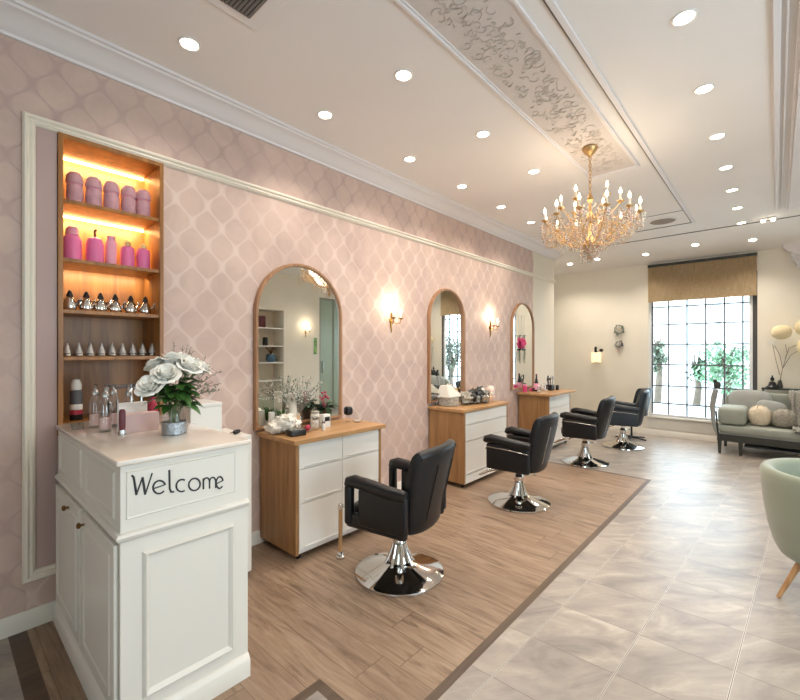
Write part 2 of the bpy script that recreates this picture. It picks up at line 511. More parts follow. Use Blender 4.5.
# wall behind the camera with an unseen window added for fill daylight
wbk = MB(); W3 = (3.3, 4.9, 0.8, 2.4)
wall_x(wbk, YB - .16, YB, -0.34, XR + .15, [W3])
struct(wbk.build('wall_back', 'cream', smooth=False))
# right wall: unseen window added to bring cool daylight, shelf alcove, glass door
WR = (0.5, 3.5, 0.7, 2.45)
AL = (4.70, 5.36, 0.0, 2.42)
DR = (6.36, 7.30, 0.0, 2.82)
wr = MB(); yy = YB - .16
for (a, b, c, d) in (WR, AL, DR):
    wr.box(XR, XR + .15, yy, a, 0, H + .1)
    if c > 0: wr.box(XR, XR + .15, a, b, 0, c)
    wr.box(XR, XR + .15, a, b, d, H + .1); yy = b
wr.box(XR, XR + .15, yy, YF + .16, 0, H + .1)
wr.box(XR + .15, XR + .45, AL[0] - .1, AL[0], 0, 2.6); wr.box(XR + .15, XR + .45, AL[1], AL[1] + .1, 0, 2.6)
wr.box(XR + .45, XR + .5, AL[0] - .1, AL[1] + .1, 0, 2.6); wr.box(XR + .15, XR + .45, AL[0], AL[1], AL[3], 2.6)
wr.box(XR + .15, XR + .45, AL[0], AL[1], -.05, 0.0)
struct(wr.build('wall_right', 'cream', smooth=False))

# ceiling: flat part, then a part sloping down to the far wall
cl = MB()
cl.box(-0.4, XR + .15, YB - .16, YE, H, H + .12)
def slope(y): return H - 0.2 * (y - YE)
cl.prism([(YE, H), (YF + .1, slope(YF + .1)), (YF + .1, H + .3), (YE, H + .12)], 'x', -1.05, XR + .15)
struct(cl.build('ceiling', 'ceil', smooth=False))

# crown moulding on the papered wall
prof = [(0, 3.155), (0.018, 3.155), (0.022, 3.170), (0.040, 3.178), (0.060, 3.192), (0.095, 3.222), (0.125, 3.236), (0.150, 3.240), (0.158, 3.250), (0.175, 3.252), (0.175, H), (0, H)]
cr = MB(); cr.prism(prof, 'y', YB, YE)
struct(cr.build('trim_1', 'mould', angle=25))
# dado frame and picture rail: outer frame around niche that becomes a rail running along the wall
def rail_prof(w, d): return [(0, 0), (d * .6, 0), (d, w * .15), (d, w * .35), (d * .6, w * .5), (d * .75, w * .7), (d * .45, w * .9), (0, w)]
rl = MB()
y0, z0, z1, w, d = 0.322, 0.252, 2.785, 0.058, 0.030
pr = rail_prof(w, d)
# mitred vertical piece (left), bottom piece and the long top rail
rl.loft([[(a, y0 + b, z0 + b) for a, b in pr], [(a, y0 + b, z1 - b) for a, b in pr]])
rl.loft([[(a, y0 + b, z1 - b) for a, b in pr], [(a, YE, z1 - b) for a, b in pr]])
rl.loft([[(a, y0 + b, z0 + b) for a, b in pr], [(a, 1.6, z0 + b) for a, b in pr]])
struct(rl.build('trim_2', 'rail', angle=25))
struct(MB().box(0, 0.004, y0 + w, ny0 - .002, z0 + w, z1 - w).build('trim_3', 'inset', smooth=False))
# skirting boards
bs = MB(); bs.prism([(0, 0), (.018, 0), (.018, .085), (.010, .1), (0, .1)], 'y', YB, YE)
struct(bs.build('baseboard_left', 'skirt'))
bf = MB(); bf.prism([(YF, 0), (YF - .018, 0), (YF - .018, .085), (YF - .010, .1), (YF, .1)], 'x', -.9, XR)
struct(bf.build('baseboard_far', 'skirt'))
br = MB()
for a, b in ((YB, AL[0]), (AL[1], DR[0] - .06), (DR[1] + .06, YF - .02)): br.box(XR - .018, XR, a, b, 0, .1)
struct(br.build('baseboard_right', 'skirt'))
# ceiling mouldings: the framed plaster panel, the long border line, seams
def strip(mb, x0, x1, y0, y1, h=0.012): mb.box(x0, x1, y0, y1, H - h, H)
t4 = MB(); PX0, PX1, PY1 = 1.59, 2.045, 4.50
for (a, b, hh) in ((0, .018, .016), (.018, .034, .008)):
    t4.box(PX0 + a, PX0 + b, YB, PY1 - a, H - hh, H); t4.box(PX1 - b, PX1 - a, YB, PY1 - a, H - hh, H)
    t4.box(PX0 + b, PX1 - b, PY1 - b, PY1 - a, H - hh, H)
struct(t4.build('trim_4', 'mould', bevel=.003))
struct(MB().box(PX0 + .034, PX1 - .034, YB, PY1 - .034, H - .004, H).build('trim_5', 'tray', smooth=False))
# scrollwork in relief
sc = MB()
def spiral(cx, cy, r0, turns, a0, sgn, r=0.0035):
    pts = []; n = int(16 * turns)
    for i in range(n + 1):
        t = i / n; rr = r0 * (1 - t) ** 0.8 + .004; a = a0 + sgn * t * turns * 2 * pi
        pts.append((cx + rr * cos(a), cy + rr * sin(a), H - .006))
    sc.tube(pts, [r * (1 - .5 * i / n) for i in range(n + 1)], 5, flat=0.9)
yv = -0.2; side = 1
cxm = (PX0 + PX1) / 2
while yv < PY1 - .12:
    for k in range(12):
        sx = rnd.uniform(-.14, .14); sy = rnd.uniform(-.08, .08)
        spiral(cxm + sx, min(yv + sy, PY1 - .12), rnd.uniform(.016, .048), rnd.uniform(.4, .95), rnd.uniform(0, 6.28), rnd.choice((-1, 1)), rnd.uniform(.0015, .003))
    for k in range(6):   # leaves
        a = rnd.uniform(0, 6.28); lx = cxm + rnd.uniform(-.13, .13); ly = min(yv + rnd.uniform(-.08, .08), PY1 - .11)
        sc.ell((lx, ly, H - .006), (.045, .012, .008), 1.0, 8, 4, mat=None) if False else sc.ell((0, 0, 0), (.030, .008, .007), 1.0, 8, 4, mat=T(lx, ly, H - .005) @ RZ(a))
    yv += 0.15
struct(sc.build('trim_6', 'relief'))
# long shadow-gap line around the panel
t7 = MB()
t7.box(2.140, 2.150, YB, 6.98, H - .008, H); t7.box(0.30, 2.150, 6.97, 6.98, H - .008, H) if False else t7.box(1.45, 2.150, 6.97, 6.98, H - .008, H)
t7.box(1.50, 2.140, 6.30, 6.306, H - .005, H)
struct(t7.build('trim_7', 'grille'))
struct(MB().box(2.150, 2.185, YB, 7.0, H - .014, H).build('trim_8', 'mould', bevel=.004))
struct(MB().box(0.9, XR, YE - .005, YE + .004, H - .010, H).build('trim_9', 'grille'))
# stepped mouldings over the right side of the room
t10 = MB()
for (a, b, hh) in ((3.0, 3.035, .02), (3.055, 3.065, .02), (3.10, 3.12, .03), (3.12, 3.20, .05), (3.20, 3.26, .03)):
    t10.box(a, b, YB, 7.0, H - hh, H)
struct(t10.build('trim_10', 'mould', bevel=.004))
# big cornice with stepped end on the right of the far wall
steps = [(3.07, 3.16), (3.09, 3.02), (3.11, 3.02), (3.13, 2.985), (3.17, 2.97), (3.19, 2.94), (3.24, 2.92), (3.27, 2.88), (3.31, 2.86), (3.33, 2.80), (3.42, 2.78), (3.42, 3.16)]
t11 = MB(); t11.prism([(a, b) for a, b in steps], 'y', 8.46, YF)
struct(t11.build('trim_11', 'mould', bevel=.003))
sc = MB()
for k in range(16):
    cx0 = 3.14 + .018 * k + rnd.uniform(-.02, .02); cz0 = 2.86 - .012 * k + rnd.uniform(-.05, .03)
    pts = []
    for i in range(15):
        t = i / 14; a = k * 1.3 + t * 5.5; rr = .05 * (1 - t) + .006
        pts.append((cx0 + .03 + rr * cos(a), 8.47, cz0 + rr * sin(a)))
    sc.tube(pts, .006, 6)
sc.prism([(3.16, 2.96), (3.45, 2.80), (3.45, 2.62), (3.25, 2.72)], 'y', 8.478, YF)
struct(sc.build('trim_12', 'mould'))

# window 1
def window(name, x0, x1, z0, z1, xs, zs, y=YF, dark_right=False):
    root = bpy.data.objects.new(name, None); COL.objects.link(root); root['kind'] = 'structure'
    root.location = (0, 0, 0)
    f = MB(); t = .016
    f.box(x0, x0 + .04, y + .03, y + .10, z0, z1); f.box(x1 - .04, x1, y + .03, y + .10, z0, z1)
    f.box(x0 + .04, x1 - .04, y + .03, y + .10, z0, z0 + .04); f.box(x0 + .04, x1 - .04, y + .03, y + .10, z1 - .04, z1)
    f.build('window_frame', 'wpost', root)
    g = MB()
    for x in xs: g.box(x - .011, x + .011, y + .045, y + .075, z0 + .04, z1 - .04)
    for z in zs: g.box(x0 + .04, x1 - .04, y + .047, y + .073, z - .011, z + .011)
    g.build('muntins', 'frame', root)
    MB().box(x0 + .04, x1 - .04, y + .058, y + .062, z0 + .04, z1 - .04).build('glass', 'pane', root, smooth=False)
    s = MB(); s.box(x0, x1, y, y + .03, z0, z0 + .012) if False else s.box(x0 - .03, x1 + .03, y - .04, y + .03, z0 - .03, z0)
    s.build('window_sill', 'skirt', root, bevel=.004)
    if dark_right:
        MB().box(x1 - .055, x1, y - .005, y + .03, z0, z1).build('jamb', 'dpost', root)
        MB().box(x1 - .1, x1 - .055, y + .0, y + .03, z0, z1).build('inner_post', 'wpost', root)
    return root
window('window_1', *W1, [1.352, 1.600, 1.868, 2.130, 2.380, 2.612], [0.575, 0.885, 1.262, 1.615, 1.965, 2.275, 2.5], dark_right=True)
window('window_2', *W2, [3.8, 4.27], [1.8])
struct(MB().box(1.28, 2.80, YF - .012, YF, .13, .30).build('trim_13', 'skirt', bevel=.003))
r3 = bpy.data.objects.new('fill_window_back', None); COL.objects.link(r3); r3['kind'] = 'structure'  # added opening, lets fill daylight in from behind the camera
f3 = MB(); a, b, c, d = W3
f3.box(a, a + .05, YB - .1, YB - .04, c, d); f3.box(b - .05, b, YB - .1, YB - .04, c, d); f3.box(a + .05, b - .05, YB - .1, YB - .04, c, c + .05); f3.box(a + .05, b - .05, YB - .1, YB - .04, d - .05, d)
for x in (4.1,): f3.box(x - .02, x + .02, YB - .1, YB - .04, c + .05, d - .05)
f3.build('window_frame', 'frame', r3)
MB().box(a + .05, b - .05, YB - .072, YB - .068, c + .05, d - .05).build('glass', 'pane', r3, smooth=False)
r4 = bpy.data.objects.new('fill_window_right', None); COL.objects.link(r4); r4['kind'] = 'structure'  # added opening out of view, lights the counter and chairs from the right
f4 = MB(); a, b, c, d = WR
f4.box(XR + .05, XR + .11, a, a + .05, c, d); f4.box(XR + .05, XR + .11, b - .05, b, c, d); f4.box(XR + .05, XR + .11, a + .05, b - .05, c, c + .05); f4.box(XR + .05, XR + .11, a + .05, b - .05, d - .05, d)
for yv in (1.5, 2.5): f4.box(XR + .05, XR + .11, yv - .02, yv + .02, c + .05, d - .05)
f4.build('window_frame', 'frame', r4)
MB().box(XR + .078, XR + .082, a + .05, b - .05, c + .05, d - .05).build('glass', 'pane', r4, smooth=False)
portal(((W1[0] + W1[1]) / 2, YF + .14, (W1[2] + 2.36) / 2), (R(-90), 0, 0), W1[1] - W1[0], 2.36 - W1[2])
portal(((W2[0] + W2[1]) / 2, YF + .14, (W2[2] + W2[3]) / 2), (R(-90), 0, 0), W2[1] - W2[0], W2[3] - W2[2])
portal(((W3[0] + W3[1]) / 2, YB - .14, (W3[2] + W3[3]) / 2), (R(90), 0, 0), W3[1] - W3[0], W3[3] - W3[2])
portal((XR + .14, (WR[0] + WR[1]) / 2, (WR[2] + WR[3]) / 2), (0, R(90), 0), WR[3] - WR[2], WR[1] - WR[0])

# glass door on the right wall
dr = bpy.data.objects.new('door_1', None); COL.objects.link(dr); dr['kind'] = 'structure'
a, b, c, d = DR
f = MB()
f.box(XR + .02, XR + .09, a, a + .05, 0.005, d); f.box(XR + .02, XR + .09, b - .05, b, 0.005, d); f.box(XR + .02, XR + .09, a + .05, b - .05, d - .05, d); f.box(XR + .02, XR + .09, a + .05, b - .05, 0.005, .1)
f.box(XR + .03, XR + .08, (a + b) / 2 - .015, (a + b) / 2 + .015, .1, d - .05)
f.build('door_frame', 'sofa', dr)
MB().box(XR + .05, XR + .06, a + .05, b - .05, .1, d - .05).build('glass', plain('frosted_green_glass', '#a9b9a8', 0.25), dr, smooth=False)
MB().box(XR - .03, XR + .02, a + .08, a + .10, .95, 1.25).build('door_handle', 'silver', dr, bevel=.004)

# ================================================================ CEILING FITTINGS
row_names = []
spots = []
for i, y in enumerate([.99, 1.967, 2.94, 3.80, 4.66, 5.50]): spots.append((.50, y, 'wall'))
for y in [2.02, 3.00, 3.96]: spots.append((1.235, y, 'middle'))
for y in [1.05, 1.86, 2.665, 3.48, 4.32, 5.11, 5.87, 6.65, 7.46]: spots.append((2.652, y, 'right'))
for p in [(.085, 8.11), (.59, 8.06), (1.35, 8.14), (2.06, 8.03), (2.75, 8.14)]: spots.append((p[0], p[1], 'slope'))
for y in [0.6, 3.0, 5.6]: spots.append((4.4, y, 'far right'))
ordn = ['first', 'second', 'third', 'fourth', 'fifth', 'sixth', 'seventh', 'eighth', 'ninth']
dl = thing('downlight', 'x', 'ceiling light', group='recessed ceiling downlights')
ring = MB()
ring.lathe([(.060, 0), (.060, -.006), (.052, -.008), (.046, -.004), (.046, 0)], seg=28, ring=True)
ring.build('trim_ring', 'white', dl)
MB().lathe([(0, -.0035), (.046, -.0035), (.046, -.0005), (0, -.0005)], seg=28).build('lens', 'down', dl)
cnt = {}
first = True
for (x, y, rw) in spots:
    k = cnt.get(rw, 0); cnt[rw] = k + 1
    z = H if y < YE else slope(y)
    if rw == 'slope':
        lab = 'small round downlight near the far wall, ' + ['directly before the corner end of the papered wall', 'second from the left corner', 'just left of the woven blind', 'in front of the middle of the woven blind', 'just above the right end of the woven blind'][k]
    elif rw == 'wall':
        lab = 'warm downlight in the row nearest the pink wall, ' + ordn[k] + ' from the camera'
    elif rw == 'middle':
        lab = 'downlight in the row beside the plaster panel, ' + ordn[k] + ' from the camera'
    elif rw == 'right':
        if k < 2: lab = 'downlight of the long right row above the camera, ' + ['nearest the back wall', 'just before the first visible one'][k]
        else: lab = 'oval looking downlight in the long right row, ' + ordn[k - 2] + ' from the camera'
    else: lab = 'downlight over the right side of the room, ' + ordn[k] + ' from the camera'
    o = dl if first else dup(dl)
    first = False
    o.location = (x, y, z); o['label'] = lab
    if y > YE: o.rotation_euler = (-math.atan(.2), 0, 0)
    l = bpy.data.lights.new('downlight_beam', 'SPOT'); l.energy = DOWNLIGHT_W * (1.9 if y > YE else 1.0)
    l.spot_size = R(125); l.spot_blend = 0.75; l.shadow_soft_size = .045; l.color = (1.0, .90, .79)
    lo = bpy.data.objects.new('downlight_beam', l); lo.location = (0, 0, -.02); COL.objects.link(lo); lo.parent = o

# square vent
v = thing('ceiling_vent', 'square grey slatted air vent in the ceiling at the top left', 'vent', (1.167, .898, H))
MB().box(-.283, .283, -.299, .299, -.010, 0).build('cover_plate', 'ceil', v, bevel=.004)
g = MB(); g.box(-.221, .221, -.224, .224, -.014, -.0105)
g.build('backing', 'blackp', v)
g = MB()
for i in range(22): g.box(-.221, .221, -.222 + i * .0204, -.208 + i * .0204, -.018, -.0145)
g.build('slats', 'grille', v)
v = thing('ceiling_speaker', 'oval brown grille set flush in the ceiling beyond the chandelier', 'ceiling grille', (1.86, 6.64, H))
MB().lathe([(.165, -.012), (.165, 0), (.15, 0), (.15, -.012)], seg=36, ring=True).build('rim', 'white', v)
MB().lathe([(0, -.008), (.15, -.008), (.15, -.001), (0, -.001)], seg=36).build('grille', 'speaker', v)
# small bracket lamps next to the right moulding
v = thing('ceiling_bracket', 'small white ceiling fixture with two lamps at the seam on the right', 'ceiling light', (2.93, 7.42, H))
m = MB(); m.rbox((0, 0, -.012), (.16, .05, .02), .006); m.build('mount', 'white', v)
for s in (-.05, .05): MB().lathe([(.018, -.05), (.022, -.04), (.022, -.022), (.0, -.022)], (s, 0, 0)).build('lamp_head', 'down', v)

# ================================================================ CHANDELIER
ch = thing('chandelier', 'gold crystal chandelier with lit candle bulbs hanging from the plaster panel', 'chandelier', (1.812, 3.81, H - .004))
MB().lathe([(0, -.085), (.012, -.085), (.02, -.07), (.04, -.055), (.058, -.03), (.064, -.012), (.058, 0), (0, 0)], seg=32).build('canopy', 'gold', ch)
c = MB()
for i in range(11):
    z = -.10 - i * .030; a = (i % 2) * pi / 2
    c.tube([(.010 * cos(t) * cos(a), .010 * cos(t) * sin(a), z + .019 * sin(t)) for t in [2 * pi * j / 10 for j in range(10)]], .0035, 5, closed=True)
c.build('chain', 'gold', ch)
c = MB(); c.lathe([(0, -.98), (.012, -.975), (.022, -.955), (.012, -.93), (.03, -.90), (.055, -.86), (.04, -.80), (.014, -.76), (.012, -.66), (.03, -.64), (.035, -.60), (.012, -.56), (.010, -.48), (.028, -.46), (.022, -.43), (.008, -.40), (0, -.40)], seg=20)
c.build('central_column', 'gold', ch)
def chand_arm(r, z_out, z_in, dip, ang):
    a = MB(); pts = []
    for i in range(15):
        t = i / 14; rr = .03 + (r - .03) * t
        pts.append((rr, 0, z_in + (z_out - z_in) * t - dip * sin(pi * t ** .8)))
    a.tube(pts, .0038, 6)
    # a curl beneath
    a.tube([(r * .62 + .035 * cos(t) * (1 - t / 9), 0, z_in + (z_out - z_in) * .6 - dip * .55 + .035 * sin(t)) for t in [j * .5 for j in range(12)]], .003, 5)
    a.lathe([(.004, -.02), (.012, -.008), (.028, 0), (.030, .006), (.010, .004), (.009, .01), (0, .01)], (r, 0, z_out), 14)
    o = a.build('arm', 'gold', ch); o.rotation_euler = (0, 0, ang)
    cd = MB().lathe([(.008, 0), (.008, .055), (0, .055)], (r, 0, z_out + .01), 10).build('candle', 'rail', o)
    MB().lathe([(0, 0), (.008, .004), (.012, .016), (.010, .03), (.005, .045), (0, .055)], (r, 0, z_out + .065), 10).build('bulb', 'bulb', o)
for k in range(12): chand_arm(.38, -.63, -.82, .09, 2 * pi * k / 12 + .1)
for k in range(6): chand_arm(.235, -.50, -.60, .07, 2 * pi * k / 6 + .35)
cr1 = MB(); cr2 = MB(); gc = MB()
def octa(mb, p, s, e=1.6):
    x, y, z = p
    mb.add([(x, y, z + s * e), (x + s, y, z), (x, y + s, z), (x - s, y, z), (x, y - s, z), (x, y, z - s * e)], [(0,1,2),(0,2,3),(0,3,4),(0,4,1),(5,2,1),(5,3,2),(5,4,3),(5,1,4)])
for k in range(12):
    a = 2 * pi * k / 12 + .1
    for j in range(7):     # drops hanging under each cup
        aa = a + rnd.uniform(-.12, .12); r = .38 + rnd.uniform(-.05, .05)
        for q in range(rnd.randint(2, 5)): octa(cr1 if rnd.random() < .7 else cr2, (r * cos(aa), r * sin(aa), -.66 - q * .024), rnd.uniform(.006, .010))
    a2 = a + 2 * pi / 12
    for (R1, Z1, R2, Z2, sag) in ((.38, -.66, .38, -.66, .09), (.38, -.65, .05, -.50, .16), (.37, -.68, .06, -.90, .05)):
        n = 13
        for i in range(n + 1):
            t = i / n; A = a + (a2 - a) * (t if R1 == R2 else 0); r = R1 + (R2 - R1) * t
            octa(cr1 if i % 3 else cr2, (r * cos(A), r * sin(A), Z1 + (Z2 - Z1) * t - sag * sin(pi * t)), .0065, 1.3)
for k in range(130):      # loose bead swags and curls all over the body
    a = rnd.uniform(0, 6.28); r = rnd.uniform(.05, .36); z = -.64 - rnd.uniform(0, .24) * (1 - r / .55)
    n = rnd.randint(4, 8)
    for i in range(n): octa(cr1 if rnd.random() < .65 else cr2, (r * cos(a) + .012 * sin(i), r * sin(a), z - i * .018), rnd.uniform(.005, .009))
    a = rnd.uniform(0, 6.28); r = rnd.uniform(.1, .40); cz = -.70 + rnd.uniform(-.1, .08); s = rnd.uniform(.02, .05)
    gc.tube([(r * cos(a) + s * cos(t) * cos(a), r * sin(a) + s * cos(t) * sin(a), cz + s * sin(t)) for t in [j * .45 + a for j in range(12)]], .0022, 4)
for k in range(20):
    a = rnd.uniform(0, 6.28); r = rnd.uniform(0, .08)
    for i in range(6): octa(cr1 if i % 2 else cr2, (r * cos(a), r * sin(a), -.86 - i * .026), .009 - i * .0006)
o = cr1.build('crystal_beads', 'crystal', ch, smooth=False); o['kind'] = 'stuff'
o = cr2.build('rosy_crystal_beads', 'crystalp', ch, smooth=False); o['kind'] = 'stuff'
o = gc.build('wire_curls', 'gold', ch); o['kind'] = 'stuff'
l = bpy.data.lights.new('chandelier_glow', 'POINT'); l.energy = 12; l.shadow_soft_size = .3; l.color = (1, .84, .64)
lo = bpy.data.objects.new('chandelier_glow', l); lo.location = (0, 0, -.55); COL.objects.link(lo); lo.parent = ch

# ================================================================ NICHE SHELVES
ns = thing('display_shelf', 'tall narrow wooden display shelf set in the pink wall with lit compartments', 'shelf unit', (0, 0, 0))
sd = MB(); e = .002
for (a, b) in ((ny0 + e, ny0 + .026), (ny1 - .026, ny1 - e)):
    MB().box(-.30, .016, a, b, nz0 + e, nz1 - e).build('side_panel', 'walnut', ns, bevel=.002)
MB().box(-.318, -.302, ny0 + e, ny1 - e, nz0 + e, nz1 - e).build('back_panel', 'walnut', ns)
MB().box(-.30, .016, ny0 + .027, ny1 - .027, nz1 - .028, nz1 - e).build('top_panel', 'walnut', ns, bevel=.002)
SZ = [2.368, 2.032, 1.738, 1.468, 1.090]
for z in SZ: MB().box(-.30, .006, ny0 + .027, ny1 - .027, z - .022, z).build('shelf', 'walnut', ns, bevel=.002)
for z in (nz1 - .036, SZ[0] - .030):
    MB().box(-.298, -.280, ny0 + .03, ny1 - .03, z - .004, z + .006).build('led_strip', 'led', ns)
for z, en in ((nz1 - .05, 2.2), (SZ[0] - .045, 2.2), (SZ[1] - .040, 1.2)):
    l = bpy.data.lights.new('led_glow', 'AREA'); l.shape = 'RECTANGLE'; l.size = .03; l.size_y = .46; l.energy = en; l.color = (1, .76, .45)
    lo = bpy.data.objects.new('led_glow', l); lo.location = (-.21, (ny0 + ny1) / 2, z); lo.rotation_euler = (0, R(28), 0); COL.objects.link(lo); lo.parent = ns

posn = ['leftmost', 'second from the left', 'middle', 'fourth from the left', 'rightmost']
# five mauve jars
jr = thing('lidded_jar', 'x', 'jar', group='mauve jars on the top shelf')
MB().lathe([(0, 0), (.036, 0), (.041, .01), (.043, .05), (.041, .088), (.037, .096), (0, .096)], seg=22, flute=9, fa=.025).build('jar_body', 'mauve', jr)
MB().lathe([(.037, .098), (.044, .104), (.045, .118), (.040, .142), (.026, .158), (0, .164)], seg=22).build('lid', 'mauve', jr)
MB().lathe([(.0385, .096), (.041, .099), (.0385, .102)], seg=22, ring=True).build('band', 'pinkl', jr)
for i, y in enumerate([.566, .660, .752, .846, .930]):
    o = jr if i == 0 else dup(jr)
    o.location = (-.09, y, SZ[0]); o.rotation_euler = (0, 0, i * 1.1); o['label'] = 'dusty mauve lidded jar on the top lit shelf, ' + posn[i]; o.scale = (.98, .98, 1.2)
# five pink bottles, three kinds
def bottle(kind):
    t = thing('pink_bottle', 'x', 'bottle', group='pink bottles on the second shelf')
    if kind == 0:
        MB().lathe([(0, 0), (.044, 0), (.047, .01), (.047, .105), (.040, .122), (.030, .132), (0, .132)], seg=24).build('bottle_body', 'pinkb', t)
        MB().lathe([(.032, .133), (.032, .158), (.022, .172), (0, .174)], seg=20).build('cap', 'pinkl', t)
    elif kind == 1:
        MB().lathe([(0, 0), (.042, 0), (.046, .008), (.046, .10), (.036, .13), (.012, .142), (0, .142)], seg=24).build('bottle_body', 'pinkb', t)
        p = MB(); p.cyl((0, 0, .142), .006, .03, 10); p.rbox((.012, 0, .174), (.036, .012, .010), .004); p.build('pump', 'darkred', t)
    elif kind == 2:
        MB().lathe([(0, 0), (.028, 0), (.030, .006), (.030, .125), (.026, .135), (0, .135)], seg=20).build('bottle_body', 'pinkl', t)
        MB().lathe([(.022, .136), (.022, .158), (0, .162)], seg=20).build('cap', 'pinkl', t)
    else:
        MB().lathe([(0, 0), (.036, 0), (.039, .008), (.039, .098), (.034, .114), (.02, .120), (0, .120)], seg=24).build('bottle_body', 'pinkb', t)
        MB().lathe([(.020, .121), (.022, .126), (.014, .145), (0, .150)], seg=20).build('cap', 'yellow', t)
    return t
for y, k, lab in ((.556, 0, 'wide bright pink bottle with rounded light cap, leftmost on second shelf'), (.668, 1, 'bright pink bottle with dark pump top on second shelf'),
                  (.752, 2, 'slim pale pink bottle in the middle of second shelf'), (.842, 3, 'short bright pink bottle with yellowish cap, fourth on second shelf')):
    b = bottle(k); b.location = (-.10, y, SZ[1]); b['label'] = lab; b.scale = (1, 1, 1.18)
b = dup(b, (-.10, .932, SZ[1]), label='short bright pink bottle with yellowish cap, rightmost on second shelf')
# six dark chrome little jugs
jg = thing('silver_jug', 'x', 'jug', group='small silver jugs on the third shelf')
MB().lathe([(0, 0), (.026, 0), (.030, .008), (.032, .03), (.024, .055), (.014, .068), (0, .068)], seg=18).build('jug_body', 'chrome', jg)
MB().lathe([(.014, .069), (.016, .075), (.010, .092), (.006, .10), (0, .104)], seg=14).build('lid', 'blackp', jg)
m = MB(); m.tube([(0, .026, .03), (0, .042, .045), (0, .048, .068)], [.007, .005, .004], 7); m.build('spout', 'chrome', jg)
m = MB(); m.tube([(0, -.024, .055), (0, -.042, .052), (0, -.042, .028), (0, -.028, .016)], .0035, 6); m.build('handle', 'blackp', jg)
p6 = ['leftmost', 'second from the left', 'third from the left', 'third from the right', 'second from the right', 'rightmost']
for i, y in enumerate([.545, .625, .697, .775, .860, .945]):
    o = jg if i == 0 else dup(jg)
    o.location = (-.10, y, SZ[2]); o.rotation_euler = (0, 0, .4 * sin(i * 2.1)); o['label'] = 'small silver jug with dark lid on the third shelf, ' + p6[i]; o.scale = (1.1, 1.1, 1.2)
cn = thing('silver_cone', 'x', 'ornament', group='small silver cones on the fourth shelf')
MB().lathe([(.020, 0), (.026, .004), (.024, .014), (.018, .016), (0, .016)], seg=14).build('foot', 'silver', cn)
MB().lathe([(.022, .017), (.018, .034), (.010, .056), (.004, .074), (0, .078)], seg=14).build('cone', plain('pearl_cone', '#cfcac6', .18, .6), cn)
p10 = ['first', 'second', 'third', 'fourth', 'fifth', 'sixth', 'seventh', 'eighth', 'ninth', 'tenth']
for i in range(9):
    o = cn if i == 0 else dup(cn)
    o.location = (-.09, .530 + i * .0565, SZ[3]); o['label'] = 'small pearly silver cone on the fourth shelf, ' + p10[i] + ' from the left'; o.scale = (1.05, 1.05, 1.12)
sp = thing('spray_can', 'white and red spray can with dark band standing at the bottom of the wall shelf', 'spray can', (-.08, .572, SZ[4]))
m = MB(); m.lathe([(0, 0), (.030, 0), (.031, .004), (.031, .035)], seg=22); m.build('can_base', 'blackp', sp)
MB().lathe([(.0312, .036), (.0312, .095), (0, .095)], seg=22).build('red_label', 'red', sp)
MB().lathe([(.0313, .062), (.0318, .063), (.0318, .094), (.0313, .095)], seg=22, ring=True).build('white_label', 'white', sp)
MB().lathe([(.031, .096), (.031, .165), (.024, .178), (0, .178)], seg=22).build('upper_body', 'frame', sp)
MB().lathe([(.026, .179), (.027, .21), (.018, .24), (0, .246)], seg=22).build('cap', 'white', sp)

# ================================================================ RECEPTION COUNTER
ct = thing('reception_counter', 'white panelled reception counter with black Welcome lettering on its side', 'counter', (0, 0, 0))
cx0, cx1, cy0, cy1, cz = .004, 1.19, .466, .982, 1.090
b = MB(); b.box(cx0 + .02, cx1 - .006, cy0 + .006, cy1, .0, cz - .025); b.build('body', 'cwhite', ct)
b = MB(); b.rbox(((cx0 + .02 + cx1 + .012) / 2, (cy0 - .014 + cy1 + .012) / 2, cz - .011), (cx1 - cx0 - .008, cy1 - cy0 + .020, .022), .007, 3); b.build('worktop', 'top', ct)
# skirting around the base
b = MB(); pk = [(0, 0), (.024, 0), (.024, .075), (.012, .095), (.006, .1), (0, .1)]
b.loft([[(cx0 + .02, cy0 + .006 - a, z) for a, z in pk], [(cx1 - .006 + a, cy0 + .006 - a, z) for a, z in pk], [(cx1 - .006 + a, cy1 + a * 0, z) for a, z in pk]])
b.build('plinth', 'cwhite', ct)
# mid rail moulding
b = MB(); pm = [(0, .778), (.006, .780), (.014, .790), (.018, .800), (.012, .810), (0, .814)]
b.loft([[(cx0 + .02, cy0 + .006 - a, z) for a, z in pm], [(cx1 - .006 + a, cy0 + .006 - a, z) for a, z in pm], [(cx1 - .006 + a, cy1, z) for a, z in pm]])
b.build('mid_rail', 'cwhite', ct)
def frame_panel(face, a0, a1, z0, z1, w=.02, d=.012, name='panel_moulding', parent=ct):
    """moulded rectangle on a face; face='x' front (coord y), face='y' left side (coord x)"""
    m = MB(); pp = [(0, 0), (d * .5, w * .1), (d, w * .4), (d * .7, w * .7), (0, w)]
    def P(o, a, z):
        return (cx1 - .006 + o, a, z) if face == 'x' else (a, cy0 + .006 - o, z)
    rings = []
    for (ca, cz_, sa, sz) in ((a0, z0, 1, 1), (a1, z0, -1, 1), (a1, z1, -1, -1), (a0, z1, 1, -1), (a0, z0, 1, 1)):
        rings.append([P(o, ca + sa * q, cz_ + sz * q) for o, q in pp])
    m.loft(rings, cap=False); return m.build(name, 'cwhite', parent)
frame_panel('x', .545, .915, .150, .722, .026, .016)
frame_panel('x', .490, .925, .860, 1.045, .008, .004)
for (a0, a1) in ((.08, .58), (.66, 1.12)): frame_panel('y', a0, a1, .85, 1.035, .018, .008)
